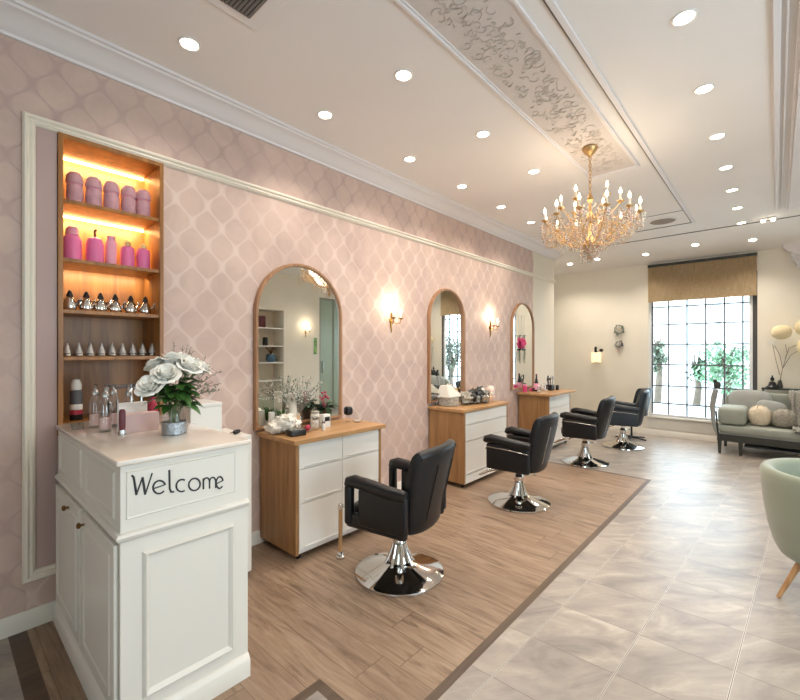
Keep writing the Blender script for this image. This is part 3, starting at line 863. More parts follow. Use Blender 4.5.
for i, (a0, a1, kx) in enumerate(((.05, .60, .385), (.64, 1.16, .700))):
    dmb = MB(); dmb.box(a0, a1, cy0 - .010, cy0 + .005, .125, .765)
    dd = dmb.build('door', 'cwhite', ct, bevel=.003)
    m = MB(); pp = [(0, 0), (.004, .002), (.006, .010), (.003, .018), (0, .02)]
    b0, b1, z0_, z1_ = a0 + .05, a1 - .05, .175, .715
    rings = []
    for (ca, cz_, sa, sz) in ((b0, z0_, 1, 1), (b1, z0_, -1, 1), (b1, z1_, -1, -1), (b0, z1_, 1, -1), (b0, z0_, 1, 1)):
        rings.append([(ca + sa * q, cy0 - .010 - o, cz_ + sz * q) for o, q in pp])
    m.loft(rings, cap=False); m.build('panel_moulding', 'cwhite', dd)
    m = MB(); m.lathe([(.006, 0), (.005, .010), (.013, .016), (.014, .022), (.008, .028), (0, .029)], seg=16, mat=T(kx, cy0 - .010, .72) @ RX(R(90)))
    m.build('knob', 'bronze', dd)
# Welcome lettering: strokes painted on the upper panel
wl_ = MB()
def stroke(pts, w=.0062):
    mm = [(cx1 - .0055, y, z) for y, z in pts]
    wl_.tube(mm, w, 6, flat=1.0)
def skew(y): return 0.0
def arc(cy, cz_, ry, rz, a0, a1, n=14): return [(cy + ry * cos(R(a0 + (a1 - a0) * i / n)), cz_ + rz * sin(R(a0 + (a1 - a0) * i / n))) for i in range(n + 1)]
base = .915
bz = lambda y: .917 - .03 * (y - .53)
class L: pass
s_ = .0030
def S(pts, w=s_): 
    q = [(.509 + (y - .549) * .945, z) for y, z in pts]
    mm = [(cx1 - .0050, y, z + .022 - .15 * (y - .533)) for y, z in q]
    wl_.tube(mm, w, 6)
B0 = .922
S([(.549, 1.000), (.556, .992), (.566, B0 + .002)], .0042); S([(.566, B0 + .002), (.588, .990)], .0028); S([(.588, .990), (.598, B0)], .0042); S([(.598, B0), (.624, 1.004)], .0028)
def e_(c, r=.024, z=.946): S([(c - r * .95, z - .004), (c + r * .95, z + .008)], .0026); S(arc(c, z, r, .026, 18, 320), .0036)
e_(.651)
S([(.690, 1.012), (.692, .935), (.698, B0), (.708, B0)], .0040)
S(arc(.741, .945, .023, .025, 60, 300), .0036)
S(arc(.795, .945, .025, .026, 0, 360), .0036)
S([(.834, .968), (.834, B0)], .0038); S(arc(.848, .950, .014, .019, 180, 0) + [(.862, B0)], .0034); S(arc(.876, .950, .014, .019, 180, 0) + [(.890, B0)], .0034)
# final e uses the space up to the frame
e_(.909, .0165, .944)
wo = wl_.build('welcome_lettering', 'ink', ct)

# ---------------- things on the counter
# vase with white roses
vz = cz
vs = thing('flower_vase', 'clear glass vase with a silver lower half on the counter', 'vase', (.80, .80, vz))
MB().lathe([(.048, 0), (.050, .004), (.054, .145), (.0515, .145), (.047, .008), (0, .008), (0, 0)], seg=28).build('glass_body', 'glass', vs)
MB().lathe([(.0535, .002), (.0560, .004), (.0570, .062), (.0545, .064)], seg=28, ring=True).build('silver_band', plain('hammered_silver', '#aeb3b8', .3, .9, bump=.8, bscale=90), vs)
def rose_mesh():
    m = MB()
    m.ell((0, 0, .014), (.034, .034, .036), 1.0, 12, 8)
    for (n, r, h, op, w) in ((3, .012, .046, .05, .028), (5, .019, .050, .12, .036), (5, .027, .048, .3, .042), (6, .033, .040, .6, .044)):
        for k in range(n):
            a = 2 * pi * k / n + n; vs_ = []; fs = []
            nu, nv = 6, 5
            for i in range(nu + 1):
                u = i / nu * 2 - 1
                for j in range(nv + 1):
                    t = j / nv
                    hw = w * sin(pi * (0.15 + .62 * t)) * .62
                    rad = r * (t ** .6) + op * .012 * t * t * 2 - (u * u) * hw * .28
                    z = h * t * (1 - .12 * u * u) - (op * .012 * max(0, t - .75) * 6)
                    p = Vector((rad, u * hw, z)); vs_.append(RZ(a) @ p)
            for i in range(nu):
                for j in range(nv):
                    q = i * (nv + 1) + j; fs.append((q, q + nv + 1, q + nv + 2, q + 1))
            m.add(vs_, fs)
    return m
rs = thing('white_rose', 'x', 'flower', group='white roses in the counter vase')
ro = rose_mesh().build('bloom', 'petal', rs, angle=80)
st = MB(); st.tube([(0, 0, 0), (0, 0, -.03)], .0035, 6); st.ell((0, 0, -.002), (.022, .022, .016), 1, 8, 6); st.build('calyx', 'stem', rs)
VC = Vector((.80, .80, vz + .060))
roses = [((.00, .00, .268), (0, 0), 1.65, 'large white rose at the top centre of the bouquet'),
         ((-.055, -.045, .250), (-.5, -.4), 1.39, 'white rose at the upper left of the bouquet'),
         ((.03, .085, .240), (.35, .7), 1.45, 'white rose at the right of the bouquet'),
         ((.050, -.105, .165), (.7, -.9), 1.52, 'white rose leaning low to the left over the pink box'),
         ((.062, -.055, .215), (.9, -.45), 1.45, 'white rose at the front left above the leaves'),
         ((-.03, .055, .265), (-.3, .5), 1.32, 'white rose behind the right side of the bouquet'),
         ((.055, .04, .245), (.7, .2), 1.45, 'white rose facing the room in the bouquet centre')]
for i, (p, (tx, ty), s, lab) in enumerate(roses):
    o = rs if i == 0 else dup(rs)
    o.location = VC + Vector(p); o['label'] = lab; o.scale = (s, s, s)
    d = Vector((tx * .9, ty * .9, 1)).normalized(); o.rotation_euler = d.to_track_quat('Z', 'Y').to_euler()
def leaf(m, base_, d, ln, w, bend=.3, up=Vector((0, 0, 1))):
    d = Vector(d).normalized(); side = d.cross(up)
    if side.length < .1: side = Vector((1, 0, 0))
    side.normalize(); nrm = side.cross(d)
    vs_ = []; n = 6
    for i in range(n + 1):
        t = i / n; c = Vector(base_) + d * ln * t - nrm * bend * ln * t * t * .0 - Vector((0, 0, 1)) * bend * ln * t * t
        hw = w * sin(pi * min(1, t * .92 + .06)) * .5
        vs_ += [c - side * hw + nrm * hw * .3, c, c + side * hw + nrm * hw * .3]
    fs = []
    for i in range(n):
        q = i * 3; fs += [(q, q + 1, q + 4, q + 3), (q + 1, q + 2, q + 5, q + 4)]
    m.add(vs_, fs)
VB = Vector((.80, .80, vz))
gl = thing('bouquet_greenery', 'bunch of green leaves and stems filling the counter vase under the roses', 'foliage', tuple(VB))
m = MB()
for i in range(9):
    a = i * .7; m.tube([(.015 * cos(a * 3), .015 * sin(a * 3), .014), (.03 * cos(a), .03 * sin(a), .12), (.05 * cos(a), .05 * sin(a), .21)], .003, 5)
m.build('stems', 'stem', gl)
m = MB()
for i in range(80):
    a = rnd.uniform(0, 6.28); z = rnd.uniform(.13, .27); r = rnd.uniform(.01, .05)
    leaf(m, (r * cos(a), r * sin(a), z), (cos(a), sin(a), rnd.uniform(-.3, .7)), rnd.uniform(.07, .11), rnd.uniform(.045, .06), rnd.uniform(.1, .5))
for i in range(10):
    a = rnd.uniform(0, 6.28)
    leaf(m, (.01 * cos(a), .01 * sin(a), .03 + .01 * i), (cos(a) * .3, sin(a) * .3, 1), .06, .025, .1)
m.build('leaves', 'leaf', gl)
for (dx, dy, lab, hh) in ((.02, .16, 'grey-green sprig fanning out to the right of the roses', .34), (-.10, .10, 'feathery sprig rising behind the roses', .41), (.06, .16, 'drooping grey-green sprig at the lower right of the bouquet', .24)):
    s = MB(); lf_ = MB()
    sp_ = thing('foliage_sprig', lab, 'foliage', tuple(VB), group='sprigs in the counter vase')
    base_ = Vector((dx * .15, dy * .15, .12)); tip = Vector((dx, dy, hh))
    for b_ in range(6):
        t2 = tip + Vector((rnd.uniform(-.05, .05), rnd.uniform(-.05, .05), rnd.uniform(-.04, .04)))
        pts = [base_.lerp(t2, t) + Vector((0, 0, .03 * sin(pi * t))) for t in [0, .25, .5, .75, 1]]
        s.tube(pts, .0014, 4)
        for k in range(16):
            t = .35 + .65 * k / 15; p = base_.lerp(t2, t) + Vector((0, 0, .03 * sin(pi * t)))
            leaf(lf_, p, (rnd.uniform(-1, 1), rnd.uniform(-1, 1), rnd.uniform(-.3, 1)), .022, .007, .2)
    s.build('twigs', 'twig', sp_); lf_.build('leaflets', 'sage', sp_)
# clear glass dispensers with silver tops
gb = thing('glass_dispenser', 'x', 'bottle', group='clear glass dispensers on the counter')
MB().lathe([(0, 0), (.026, 0), (.028, .006), (.028, .12), (.020, .142), (.014, .148), (.014, .142), (.018, .138), (.025, .118), (.025, .012), (0, .012)], seg=22).build('glass_body', 'glass', gb)
MB().lathe([(.0, .013), (.0245, .013), (.0245, .06), (0, .06)], seg=18).build('contents', 'pinkc', gb)
MB().lathe([(.016, .149), (.018, .160), (.013, .172), (.006, .178), (.005, .192), (.009, .198), (0, .202)], seg=16).build('silver_stopper', 'silver', gb)
gl_l = [((.30, .585), 'tall clear glass dispenser nearest the left edge of the counter'), ((.47, .590), 'clear glass dispenser with pinkish contents left of the pink box'),
        ((.33, .660), 'clear glass dispenser behind the front left one'), ((.45, .700), 'clear glass dispenser between the acrylic rack and the pink box')]
for i, ((x, y), lab) in enumerate(gl_l):
    o = gb if i == 0 else dup(gb)
    o.location = (x, y, cz); o['label'] = lab; o.rotation_euler = (0, 0, i); o.scale = (1.05, 1.05, 1.15)
# pink card box with maroon bottle
bx = thing('leaflet_box', 'low pink open card box with a tall white back in front of the roses', 'box', (.58, .665, cz), R(4))
m = MB(); m.box(-.035, .035, -.035, .13, 0, .092); m.build('box_front', 'pinkc', bx, bevel=.002)
m = MB(); m.box(-.055, -.037, -.035, .10, 0, .145); m.build('white_back', 'white', bx, bevel=.003)
mb_ = thing('maroon_bottle', 'slim maroon bottle with round silver foot at the left of the pink box', 'bottle', (.640, .620, cz))
MB().lathe([(0, 0), (.017, 0), (.018, .006), (.014, .026), (0, .026)], seg=16).build('silver_foot', 'silver', mb_)
MB().lathe([(.013, .027), (.0145, .05), (.0145, .115), (.010, .125), (0, .126)], seg=16).build('bottle_body', 'maroon', mb_)
ra = thing('acrylic_rack', 'tall clear acrylic rack with dark top rail behind the glass dispensers', 'display rack', (.22, .74, cz))
m = MB()
for x in (-.09, .09):
    for y in (-.06, .06): m.box(x - .004, x + .004, y - .004, y + .004, 0, .20)
m.build('posts', 'silver', ra)
m = MB(); m.box(-.10, .10, -.07, .07, .20, .206); m.build('top_plate', 'glass', ra)
m = MB(); m.tube([(-.10, -.07, .21), (.10, -.07, .21), (.10, .07, .21), (-.10, .07, .21)], .004, 6, closed=True); m.build('top_rail', 'frame', ra)
m = MB(); m.box(-.085, .085, -.055, .055, .10, .104); m.build('middle_plate', 'glass', ra)
for i, (x, y, mt, lab) in enumerate(((.17, .71, 'blackp', 'dark bottle standing inside the acrylic rack on the left'), (.25, .76, 'white', 'white pot standing inside the acrylic rack on the right'))):
    t = thing('rack_pot', lab, 'bottle', (x, y, cz))
    MB().lathe([(0, 0), (.022, 0), (.024, .01), (.022, .062), (0, .065)], seg=16).build('pot_body', mt, t)
    MB().lathe([(.014, .066), (.015, .078), (0, .082)], seg=14).build('lid', 'silver', t)
rb = thing('red_pouch', 'crimson pouch peeking out behind the white roses on the counter', 'bag', (.48, .80, cz))
MB().ell((0, 0, .075), (.09, .05, .15), .7, 16, 10).build('pouch_body', 'red', rb)
MB().lathe([(.012, .145), (.022, .165), (.018, .168), (.008, .150)], seg=12).build('tied_top', 'hot', rb)

# white box on a low stand behind the counter
cb = thing('low_stand', 'low white stand between the reception counter and first dressing unit', 'stand', (.20, 1.26, 0))
MB().box(-.17, .20, -.17, .17, .03, .94).build('body', 'cwhite', cb, bevel=.004)
for x in (-.14, .17):
    for y in (-.14, .14): MB().cyl((x, y, 0), .015, .03, 10).build('foot', 'blackp', cb)
wb_ = thing('white_box', 'plain white carton standing behind the flowers on the low stand', 'box', (.17, 1.175, .94))
m = MB(); m.box(-.13, .13, -.10, .10, .0, .20); m.build('carton', 'white', wb_, bevel=.004)
m = MB(); m.box(-.132, .132, -.102, .102, .201, .225); m.build('lid', 'white', wb_, bevel=.004)
bc = thing('hair_clip', 'small black hair clip lying on the low stand beside the counter', 'hair clip', (.30, 1.375, .94), .5)
m = MB(); m.ell((0, 0, .015), (.03, .075, .03), .8, 12, 8); m.build('clip_body', 'blackp', bc)
m = MB(); m.tube([(0, -.04, .012), (.0, -.06, .02), (0, -.075, .008)], .004, 6); m.build('spring_end', 'silver', bc)

# ================================================================ MIRRORS
def arch(yc, w, z0, z1, n=24, inset=0.0):
    r = w / 2 - inset; top = z1 - w / 2; pts = [(yc - r, z0 + inset), (yc + r, z0 + inset)]
    return pts + [(yc + r * cos(pi * i / n), top + r * 1.0 * sin(pi * i / n)) for i in range(n + 1)]
def mirror(yc, w, z0, z1, label, tilt=0.0, fw=.027):
    t = thing('arched_mirror', label, 'mirror', (0, yc, z0), group='arched wall mirrors')
    A = arch(0, w, 0, z1 - z0); B_ = arch(0, w, 0, z1 - z0, inset=fw)
    m = MB(); n = len(A); vs_ = []
    for (P, x) in ((A, .002), (A, .036), (A, .040), (B_, .040), (B_, .002)):
        pass
    A2 = arch(0, w, 0, z1 - z0, inset=.005); B2 = arch(0, w, 0, z1 - z0, inset=fw - .004)
    rings = [[(.002, y, z) for y, z in A], [(.034, y, z) for y, z in A], [(.042, y, z) for y, z in A2], [(.042, y, z) for y, z in B2], [(.036, y, z) for y, z in B_], [(.002, y, z) for y, z in B_], [(.002, y, z) for y, z in A]]
    m.loft(rings, cap=False); m.build('frame', 'mframe', t, angle=50)
    g = arch(0, w, 0, z1 - z0, inset=fw + .001)
    m = MB(); ring1 = []; ring0 = []
    for y, z in g:
        dx = y * math.tan(tilt)
        ring1.append((.024 + dx, y, z)); ring0.append((.0225 + dx - .001, y, z))
    m.loft([ring0, ring1]); m.build('mirror_glass', 'mirror', t, smooth=False)
    return t
mirror(2.092, .868, .885, 2.235, 'large arched mirror with wooden frame above the nearest dressing unit')
mirror(4.205, .750, .895, 2.262, 'arched mirror in the middle of the pink wall above the second dressing unit', tilt=R(-2.4))
mirror(6.256, .774, .905, 2.262, 'arched wooden mirror farthest from the counter, above the last dressing unit')

# ================================================================ SCONCES
def sconce(y, z, label, x=0.0, flip=False, group='wall candle lamps'):
    t = thing('wall_sconce', label, 'wall lamp', (x, y, z), pi if flip else 0, group=group)
    m = MB(); m.lathe([(0, 0), (.024, .0), (.026, .006), (.018, .012), (0, .016)], seg=18, mat=RY(R(90)))
    m.tube([(.006, 0, .10), (.012, 0, .06), (.008, 0, .02), (.008, 0, -.05), (.012, 0, -.10), (.006, 0, -.13)], [.004, .010, .012, .010, .007, .003], 8)
    m.build('backplate', 'brass', t)
    for s, hh in ((-.055, 0.0), (.06, 0.0)):
        a = MB(); a.tube([(.012, 0, 0), (.045, s * .4, -.035), (.085, s * .9, -.025), (.09, s, .01)], .0045, 7)
        a.lathe([(.003, 0), (.014, .006), (.026, .014), (.028, .020), (.012, .018), (0, .018)], (.09, s, .006), 16)
        ao = a.build('arm', 'brass', t)
        MB().cyl((.09, s, .025), .008, .04, 12).build('candle_tube', 'rail', ao)
        MB().lathe([(0, 0), (.008, .004), (.013, .018), (.010, .036), (.004, .052), (0, .058)], (.09, s, .065), 12).build('bulb', 'bulb', ao)
    l = bpy.data.lights.new('sconce_glow', 'POINT'); l.energy = 3.0; l.shadow_soft_size = .03; l.color = (1, .84, .62)
    lo = bpy.data.objects.new('sconce_glow', l); lo.location = (.085, 0, .17); COL.objects.link(lo); lo.parent = t
    return t
sconce(3.215, 1.82, 'brass two-candle wall lamp glowing between the first and second mirrors')
sconce(5.265, 1.83, 'brass wall lamp glowing between the second and third mirrors')
sconce(5.95, 1.95, 'brass wall lamp on the opposite cream wall beside the glass door', x=XR, flip=True)

# ================================================================ DRESSING UNITS
def unit(name_lab, y0, y1, top, d=.50, cols=2, rows=(.19, .26, .35), caster=True, over=.03, plinth=False, topx=.03):
    t = thing('dressing_unit', name_lab, 'cabinet', (0, 0, 0), group='oak and white dressing units')
    b0 = .05; bt = top - .035; th = .026
    MB().box(.022, d, y0, y0 + th, b0, bt).build('side_panel', 'oak', t, bevel=.002)
    MB().box(.022, d, y1 - th, y1, b0, bt).build('side_panel', 'oak', t, bevel=.002)
    MB().box(.022, d - .02, y0 + th + .001, y1 - th - .001, b0, bt).build('carcass', 'white', t)
    MB().box(.004 if False else .022, d + topx, y0 - over, y1 + over, bt + .001, top).build('worktop', 'oaktop', t, bevel=.004)
    ya, yb = y0 + th + .002, y1 - th - .002
    tot = sum(rows); hz = bt - b0 - (.03 if not plinth else .10)
    zt = bt - .006
    for r_ in rows:
        h = hz * r_ / tot
        for c_ in range(cols):
            a = ya + (yb - ya) * c_ / cols + .002; b = ya + (yb - ya) * (c_ + 1) / cols - .002
            dr_ = MB().box(d - .019, d - .001, a, b, zt - h + .004, zt).build('drawer', 'white', t, bevel=.002)
            m = MB(); m.box(d - .0008, d + .006, a + .04, b - .04, zt - h + .020, zt - h + .028); m.build('handle', 'white', dr_, bevel=.002)
        zt -= h
    if plinth: MB().box(d - .019, d - .001, ya + .002, yb - .002, b0 + .002, zt - .002).build('plinth', 'white', t, bevel=.002)
    for x in (.07, d - .06):
        for y in (y0 + .06, y1 - .06):
            m = MB(); m.lathe([(0, -.009), (.022, -.009), (.022, .009), (0, .009)], seg=16, mat=T(x, y, .0225) @ RX(R(90)))
            m.box(x - .006, x + .006, y - .012, y + .012, .036, .05)
            m.build('caster', 'blackp', t)
    return t
unit('nearest oak dressing unit with six white drawers under the large mirror', 1.708, 2.565, .875)
unit('second oak dressing unit with three wide white drawers behind the second chair', 3.845, 4.83, .862, cols=1, rows=(.13, .17, .34), plinth=True, topx=.012, over=.02)
t3 = unit('farthest oak dressing unit with a worktop that overhangs its white front', 6.11, 6.98, .862, cols=1, rows=(.2, .2, .4), topx=.07, over=.06, d=.50)
# wooden footrest post
fp = thing('footrest_post', 'slim wooden post with chrome foot and ring standing before the nearest unit', 'post', (.665, 1.975, 0))
MB().lathe([(0, 0), (.030, 0), (.032, .006), (.030, .016), (.020, .022), (.024, .034), (.018, .046), (.014, .05), (0, .05)], seg=20).build('chrome_foot', 'chrome', fp)
MB().cyl((0, 0, .051), .014, .30, 16).build('shaft', 'lwood', fp)
m = MB(); m.lathe([(.016, .352), (.020, .356), (.020, .385), (.012, .395), (0, .396)], seg=18)
m.tube([(.0 + .022 * cos(a), .035 + .022 * sin(a), .37) for a in [j * .5 for j in range(13)]], .005, 6); m.build('chrome_collar', 'chrome', fp)

# ================================================================ SALON CHAIRS (local: front = -x)
def plan_ring(w, t, z, xoff, curve, n=28, e=.45):
    pts = []
    for i in range(n):
        a = 2 * pi * i / n
        px = math.copysign(abs(cos(a)) ** e, cos(a)) * t / 2; py = math.copysign(abs(sin(a)) ** e, sin(a)) * w / 2
        pts.append((xoff + px - curve * (py * py) * 4, py, z))
    return pts
def salon_chair(label, leather='black', open_arm=False):
    t = thing('salon_chair', label, 'chair', group='black leather salon chairs')
    # base
    MB().lathe([(0, 0), (.292, 0), (.300, .006), (.298, .016), (.278, .024), (.215, .042), (.13, .064), (.085, .078), (.06, .088), (0, .088)], seg=56).build('base_disc', 'chrome', t, angle=25)
    c = MB(); c.lathe([(.075, .075), (.058, .11), (.044, .16), (.036, .20), (.044, .215), (.048, .235), (.046, .26), (.034, .28), (.026, .29), (.030, .30), (.030, .335), (.05, .345), (0, .345)], seg=32)
    c.build('column', 'chrome', t, angle=25)
    for k in range(8):
        a = 2 * pi * k / 8
        m = MB(); m.tube([(.10, 0, .066), (.078, 0, .10), (.056, 0, .15), (.042, 0, .20)], [.010, .011, .009, .006], 8, mat=RZ(a)); m.build('rib', 'chrome', t)
    m = MB(); m.tube([(.03, .02, .27), (.08, .12, .25), (.09, .20, .24)], .006, 8); m.ell((.092, .215, .238), (.03, .05, .02), .8, 10, 6)
    m.build('pump_lever', 'chrome', t)
    # under-seat plate
    MB().rbox((-.02, 0, .352), (.34, .34, .014), .004).build('seat_plate', 'blackp', t)
    # seat cushion
    def wp(v): v.z += .010 * cos(v.x * 6) * cos(v.y * 6); return v
    MB().ell((-.035, 0, .425), (.47, .435, .125), .28, 40, 14, e2=.38, warp=wp).build('seat', leather, t, angle=60)
    # backrest
    rings = []
    zs = [.362, .368, .380, .42, .50, .60, .70, .78, .83, .862, .882, .892]
    for z in zs:
        u = (z - .36) / .53
        w = .40 + .10 * min(1, u * 1.6) ; th = .085 + .010 * sin(pi * u)
        if z < .38: k = (z - .355) / .025; th *= .75 + .25 * k; w *= .92 + .08 * k
        if z > .83:
            k = (z - .83) / .062; q = sqrt(max(0.0, 1 - k * k * .93)); th *= q; w -= .05 * (1 - q)
        xo = .215 + .125 * u ** 1.15
        rings.append(plan_ring(w, th, z, xo, .30))
    m = MB(); m.loft(rings); bk = m.build('backrest', leather, t, angle=60)
    # rolled top edge
    m = MB(); m.tube([(.332 - .30 * 4 * y * y * .9, y, .872 - .02 * (abs(y) / .24) ** 4) for y in [(-.225 + .45 * i / 12) for i in range(13)]], [.030] + [.036] * 11 + [.030], 12); m.build('top_roll', leather, t)
    # seams on rear face
    for s in (-1, 1):
        m = MB(); pts = []
        for i in range(12):
            z = .44 + .36 * i / 11; u = (z - .36) / .53
            y = s * (.095 + .015 * u) if not open_arm else s * .10
            pts.append((.215 + .125 * u ** 1.15 + (.085 + .010 * sin(pi * u)) / 2 - .30 * 4 * y * y + .0005, y, z))
        m.tube(pts, .0032, 6); m.build('seam', 'silver' if not open_arm else 'blackp', bk)
    # arms
    for s in (-1, 1):
        yb = s * .262
        a = MB()
        top_z = .655
        a.tube([(-.235, yb, top_z - .035), (-.225, yb, top_z - .012), (-.18, yb, top_z), (-.05, yb, top_z - .012), (.10, yb, top_z - .030), (.215, yb, top_z - .035)], [.026, .036, .042, .042, .040, .036], 14, flat=1.0)
        ao = a.build('armrest', leather, t)
        if open_arm:
            m = MB(); m.rbox((-.222, yb, .50), (.055, .060, .26), .020, 3); m.build('arm_post', leather, ao)
            m = MB(); m.rbox((-.02, yb * .96, .40), (.46, .05, .10), .022, 3); m.build('side_rail', leather, ao)
            m = MB(); m.rbox((.04, yb, .50), (.36, .050, .24), .020, 3); m.build('side_panel', leather, ao)
        else:
            m = MB()
            m.rbox((-.01, yb * .97, .485), (.43, .055, .25), .025, 4); m.build('side_panel', leather, ao)
            m = MB(); m.tube([(-.225, yb * .97 + s * .0285, .55), (-.21, yb * .97 + s * .029, .575), (.0, yb * .97 + s * .029, .568), (.20, yb * .97 + s * .029, .55)], .004, 6); m.build('piping', 'silver', ao)
    # footrest bar
    m = MB(); m.tube([(-.12, -.11, .335), (-.26, -.12, .29), (-.36, -.12, .24), (-.38, -.10, .232), (-.38, .10, .232), (-.36, .12, .24), (-.26, .12, .29), (-.12, .11, .335)], .008, 8)
    if not open_arm: m.build('footrest', 'chrome', t)
    return t
CH1 = salon_chair('black salon chair with open arms nearest the camera at the first dressing unit', open_arm=True)
CH1.location = (1.11, 2.12, 0); CH1.rotation_euler = (0, 0, R(10))
CH2 = salon_chair('black salon chair with silver piping in front of the second dressing unit')
CH2.location = (1.11, 3.89, 0); CH2.rotation_euler = (0, 0, R(5))
CH3 = dup(CH2, (1.09, 5.88, 0), R(5), 'black salon chair with silver piping before the farthest dressing unit')
CH4 = dup(CH2, (1.215, 7.26, 0), R(14), 'dark navy-looking salon chair nearest the far wall, left of the window')
for c_ in list(CH4.children) + [g for c0 in CH4.children for g in c0.children]:
    if c_.data.materials and c_.data.materials[0] == M['black']:
        c_.data = c_.data.copy(); c_.data.materials[0] = M['navy']
# slim chair on thin leg behind it
sc_ = thing('shell_chair', 'navy shell chair on a thin dark leg with flat foot behind the last salon chair', 'chair', (1.16, 8.02, 0), R(-20))
m = MB()
for a in (0, 72, 144, 216, 288): m.tube([(0, 0, .03), (.14 * cos(R(a)), .14 * sin(R(a)), .02), (.25 * cos(R(a)), .25 * sin(R(a)), .012)], [.016, .012, .011], 8)
m.build('star_foot', 'blackp', sc_)
MB().cyl((0, 0, .03), .016, .36, 12).build('column', 'blackp', sc_)
MB().ell((-.02, 0, .435), (.44, .44, .09), .4, 28, 10, e2=.5).build('seat', 'navy', sc_, angle=60)
rings = []
for z in (.42, .45, .55, .65, .75, .83, .87, .885):
    u = (z - .42) / .47; th = .05; w = .40 + .03 * sin(pi * u)
    if z > .83: k = (z - .83) / .06; q = sqrt(max(.05, 1 - k * k)); th *= q; w -= .06 * (1 - q)
    rings.append(plan_ring(w, th, z, .19 + .10 * u, .35))
m = MB(); m.loft(rings); m.build('backrest', 'navy', sc_, angle=60)

# ================================================================ ITEMS ON DRESSING UNITS
Z1, Z2, Z3 = .875, .862, .862
def jar(name, label, cat, loc, r, h, mat, lid=None, lidh=.02, group=None, rz=0):
    t = thing(name, label, cat, loc, rz, group)
    MB().lathe([(0, 0), (r * .9, 0), (r, h * .06), (r, h * .9), (r * .92, h), (0, h)], seg=20).build('body', mat, t)
    if lid: MB().lathe([(r * .94, h + .001), (r * .97, h + lidh * .8), (r * .7, h + lidh), (0, h + lidh)], seg=20).build('lid', lid, t)
    return t
def crumple(name, label, cat, loc, size, mats, n=7, seed=1, partname='fold', rz=0):
    rr = random.Random(seed); t = thing(name, label, cat, loc, rz)
    for i in range(n):
        a = rr.uniform(0, 6.28); q = rr.uniform(0, .30)
        sx, sy, sz = size[0] * rr.uniform(.35, .6), size[1] * rr.uniform(.35, .6), size[2] * rr.uniform(.45, .95)
        ph = [rr.uniform(0, 6.28) for _ in range(6)]
        def wp(v, ph=ph, sx=sx):
            k = 1 + .26 * sin(v.x * 90 + ph[0]) * sin(v.y * 80 + ph[1]) + .16 * sin(v.z * 110 + ph[2] + v.x * 60)
            k += rr.uniform(-.13, .13)
            return Vector((v.x * k, v.y * k, v.z * k))
        m = MB(); m.ell((q * size[0] * cos(a) * 1.3, q * size[1] * sin(a) * 1.5, sz * .5), (sx, sy, sz), .9, 17, 10, warp=wp)
        zmin = min(v[2] for v in m.v); m.v = [(x, y, z - zmin) for x, y, z in m.v]
        m.build(partname, mats[i % len(mats)], t, angle=22)
    return t
# unit 1
crumple('crumpled_wrap', 'crumpled clear and white wrapping heaped at the left end of the first unit', 'wrapping', (.19, 1.80, Z1), (.32, .26, .125), ['linen', 'glass', 'silver', 'linen', 'gyps'], 7, 3)
bb = thing('black_tray', 'small black box with clear top at the front left of the first unit', 'box', (.37, 1.80, Z1), R(-8))
MB().rbox((0, 0, .022), (.09, .12, .044), .005).build('box_body', 'blackp', bb)
MB().rbox((0, 0, .050), (.088, .118, .010), .003).build('clear_lid', 'glass', bb)
rd = thing('red_puff', 'small red round puff in a clear dish on the first unit', 'puff', (.335, 1.925, Z1))
MB().lathe([(0, 0), (.03, 0), (.036, .02), (.033, .02), (.028, .004), (0, .004)], seg=18).build('dish', 'glass', rd)
MB().ell((0, 0, .036), (.046, .046, .046), 1, 16, 10).build('puff_ball', 'red', rd)
jar('glass_jar', 'clear ribbed glass jar of pale contents on the first unit', 'jar', (.30, 2.02, Z1), .036, .085, 'glass', 'silver')
jar('pale_jar', 'stout pale stone coloured jar behind the clear jar on the first unit', 'jar', (.21, 2.09, Z1), .036, .115, 'linen', 'furg')
cp = thing('white_cup', 'square white holder with dark inset in front of the flower pot', 'holder', (.27, 2.145, Z1))
MB().rbox((0, 0, .055), (.055, .07, .11), .005).build('holder_body', 'white', cp)
MB().box(.0278, .030, -.025, .025, .055, .09).build('inset', 'blackp', cp)
jar('small_bottle', 'tiny white bottle in front of the square white holder', 'bottle', (.36, 2.06, Z1), .014, .055, 'white', 'silver')
cd = thing('pillar_candle', 'tall cream pillar candle near the left side of the first mirror', 'candle', (.13, 1.93, Z1))
MB().lathe([(0, 0), (.032, 0), (.032, .285), (.026, .282), (0, .282)], seg=20).build('wax', 'rail', cd)
MB().cyl((0, 0, .282), .0015, .012, 6).build('wick', 'blackp', cd)
cd2 = thing('short_candle', 'short pale candle at the left edge of the first mirror', 'candle', (.10, 1.76, Z1))
MB().lathe([(0, 0), (.024, 0), (.024, .15), (.02, .147), (0, .147)], seg=20).build('wax', 'gyps', cd2)
MB().cyl((0, 0, .147), .0015, .012, 6).build('wick', 'blackp', cd2)
pp_ = thing('potted_plant', 'small dark green plant with red blossoms in a brown pot before the mirror', 'plant', (.16, 2.23, Z1)); pp_.scale = (1.3, 1.3, 1.25)
MB().lathe([(0, 0), (.034, 0), (.042, .08), (.046, .10), (.040, .10), (.036, .085), (0, .085)], seg=20).build('pot', 'brownpot', pp_)
m = MB()
for i in range(42):
    a = rnd.uniform(0, 6.28); leaf(m, (.02 * cos(a), .02 * sin(a), .09 + rnd.uniform(0, .05)), (cos(a), sin(a), rnd.uniform(-.05, 1.0)), rnd.uniform(.05, .095), .032, .35)
m.build('leaves', 'dleaf', pp_)
m = MB()
for i in range(9):
    p = (rnd.uniform(-.025, .025), rnd.uniform(-.025, .025), .17 + rnd.uniform(0, .06)); m.ell(p, (.018, .018, .014), 1, 8, 6); m.tube([(0, 0, .09), p], .0015, 4)
m.build('blossoms', 'red', pp_)
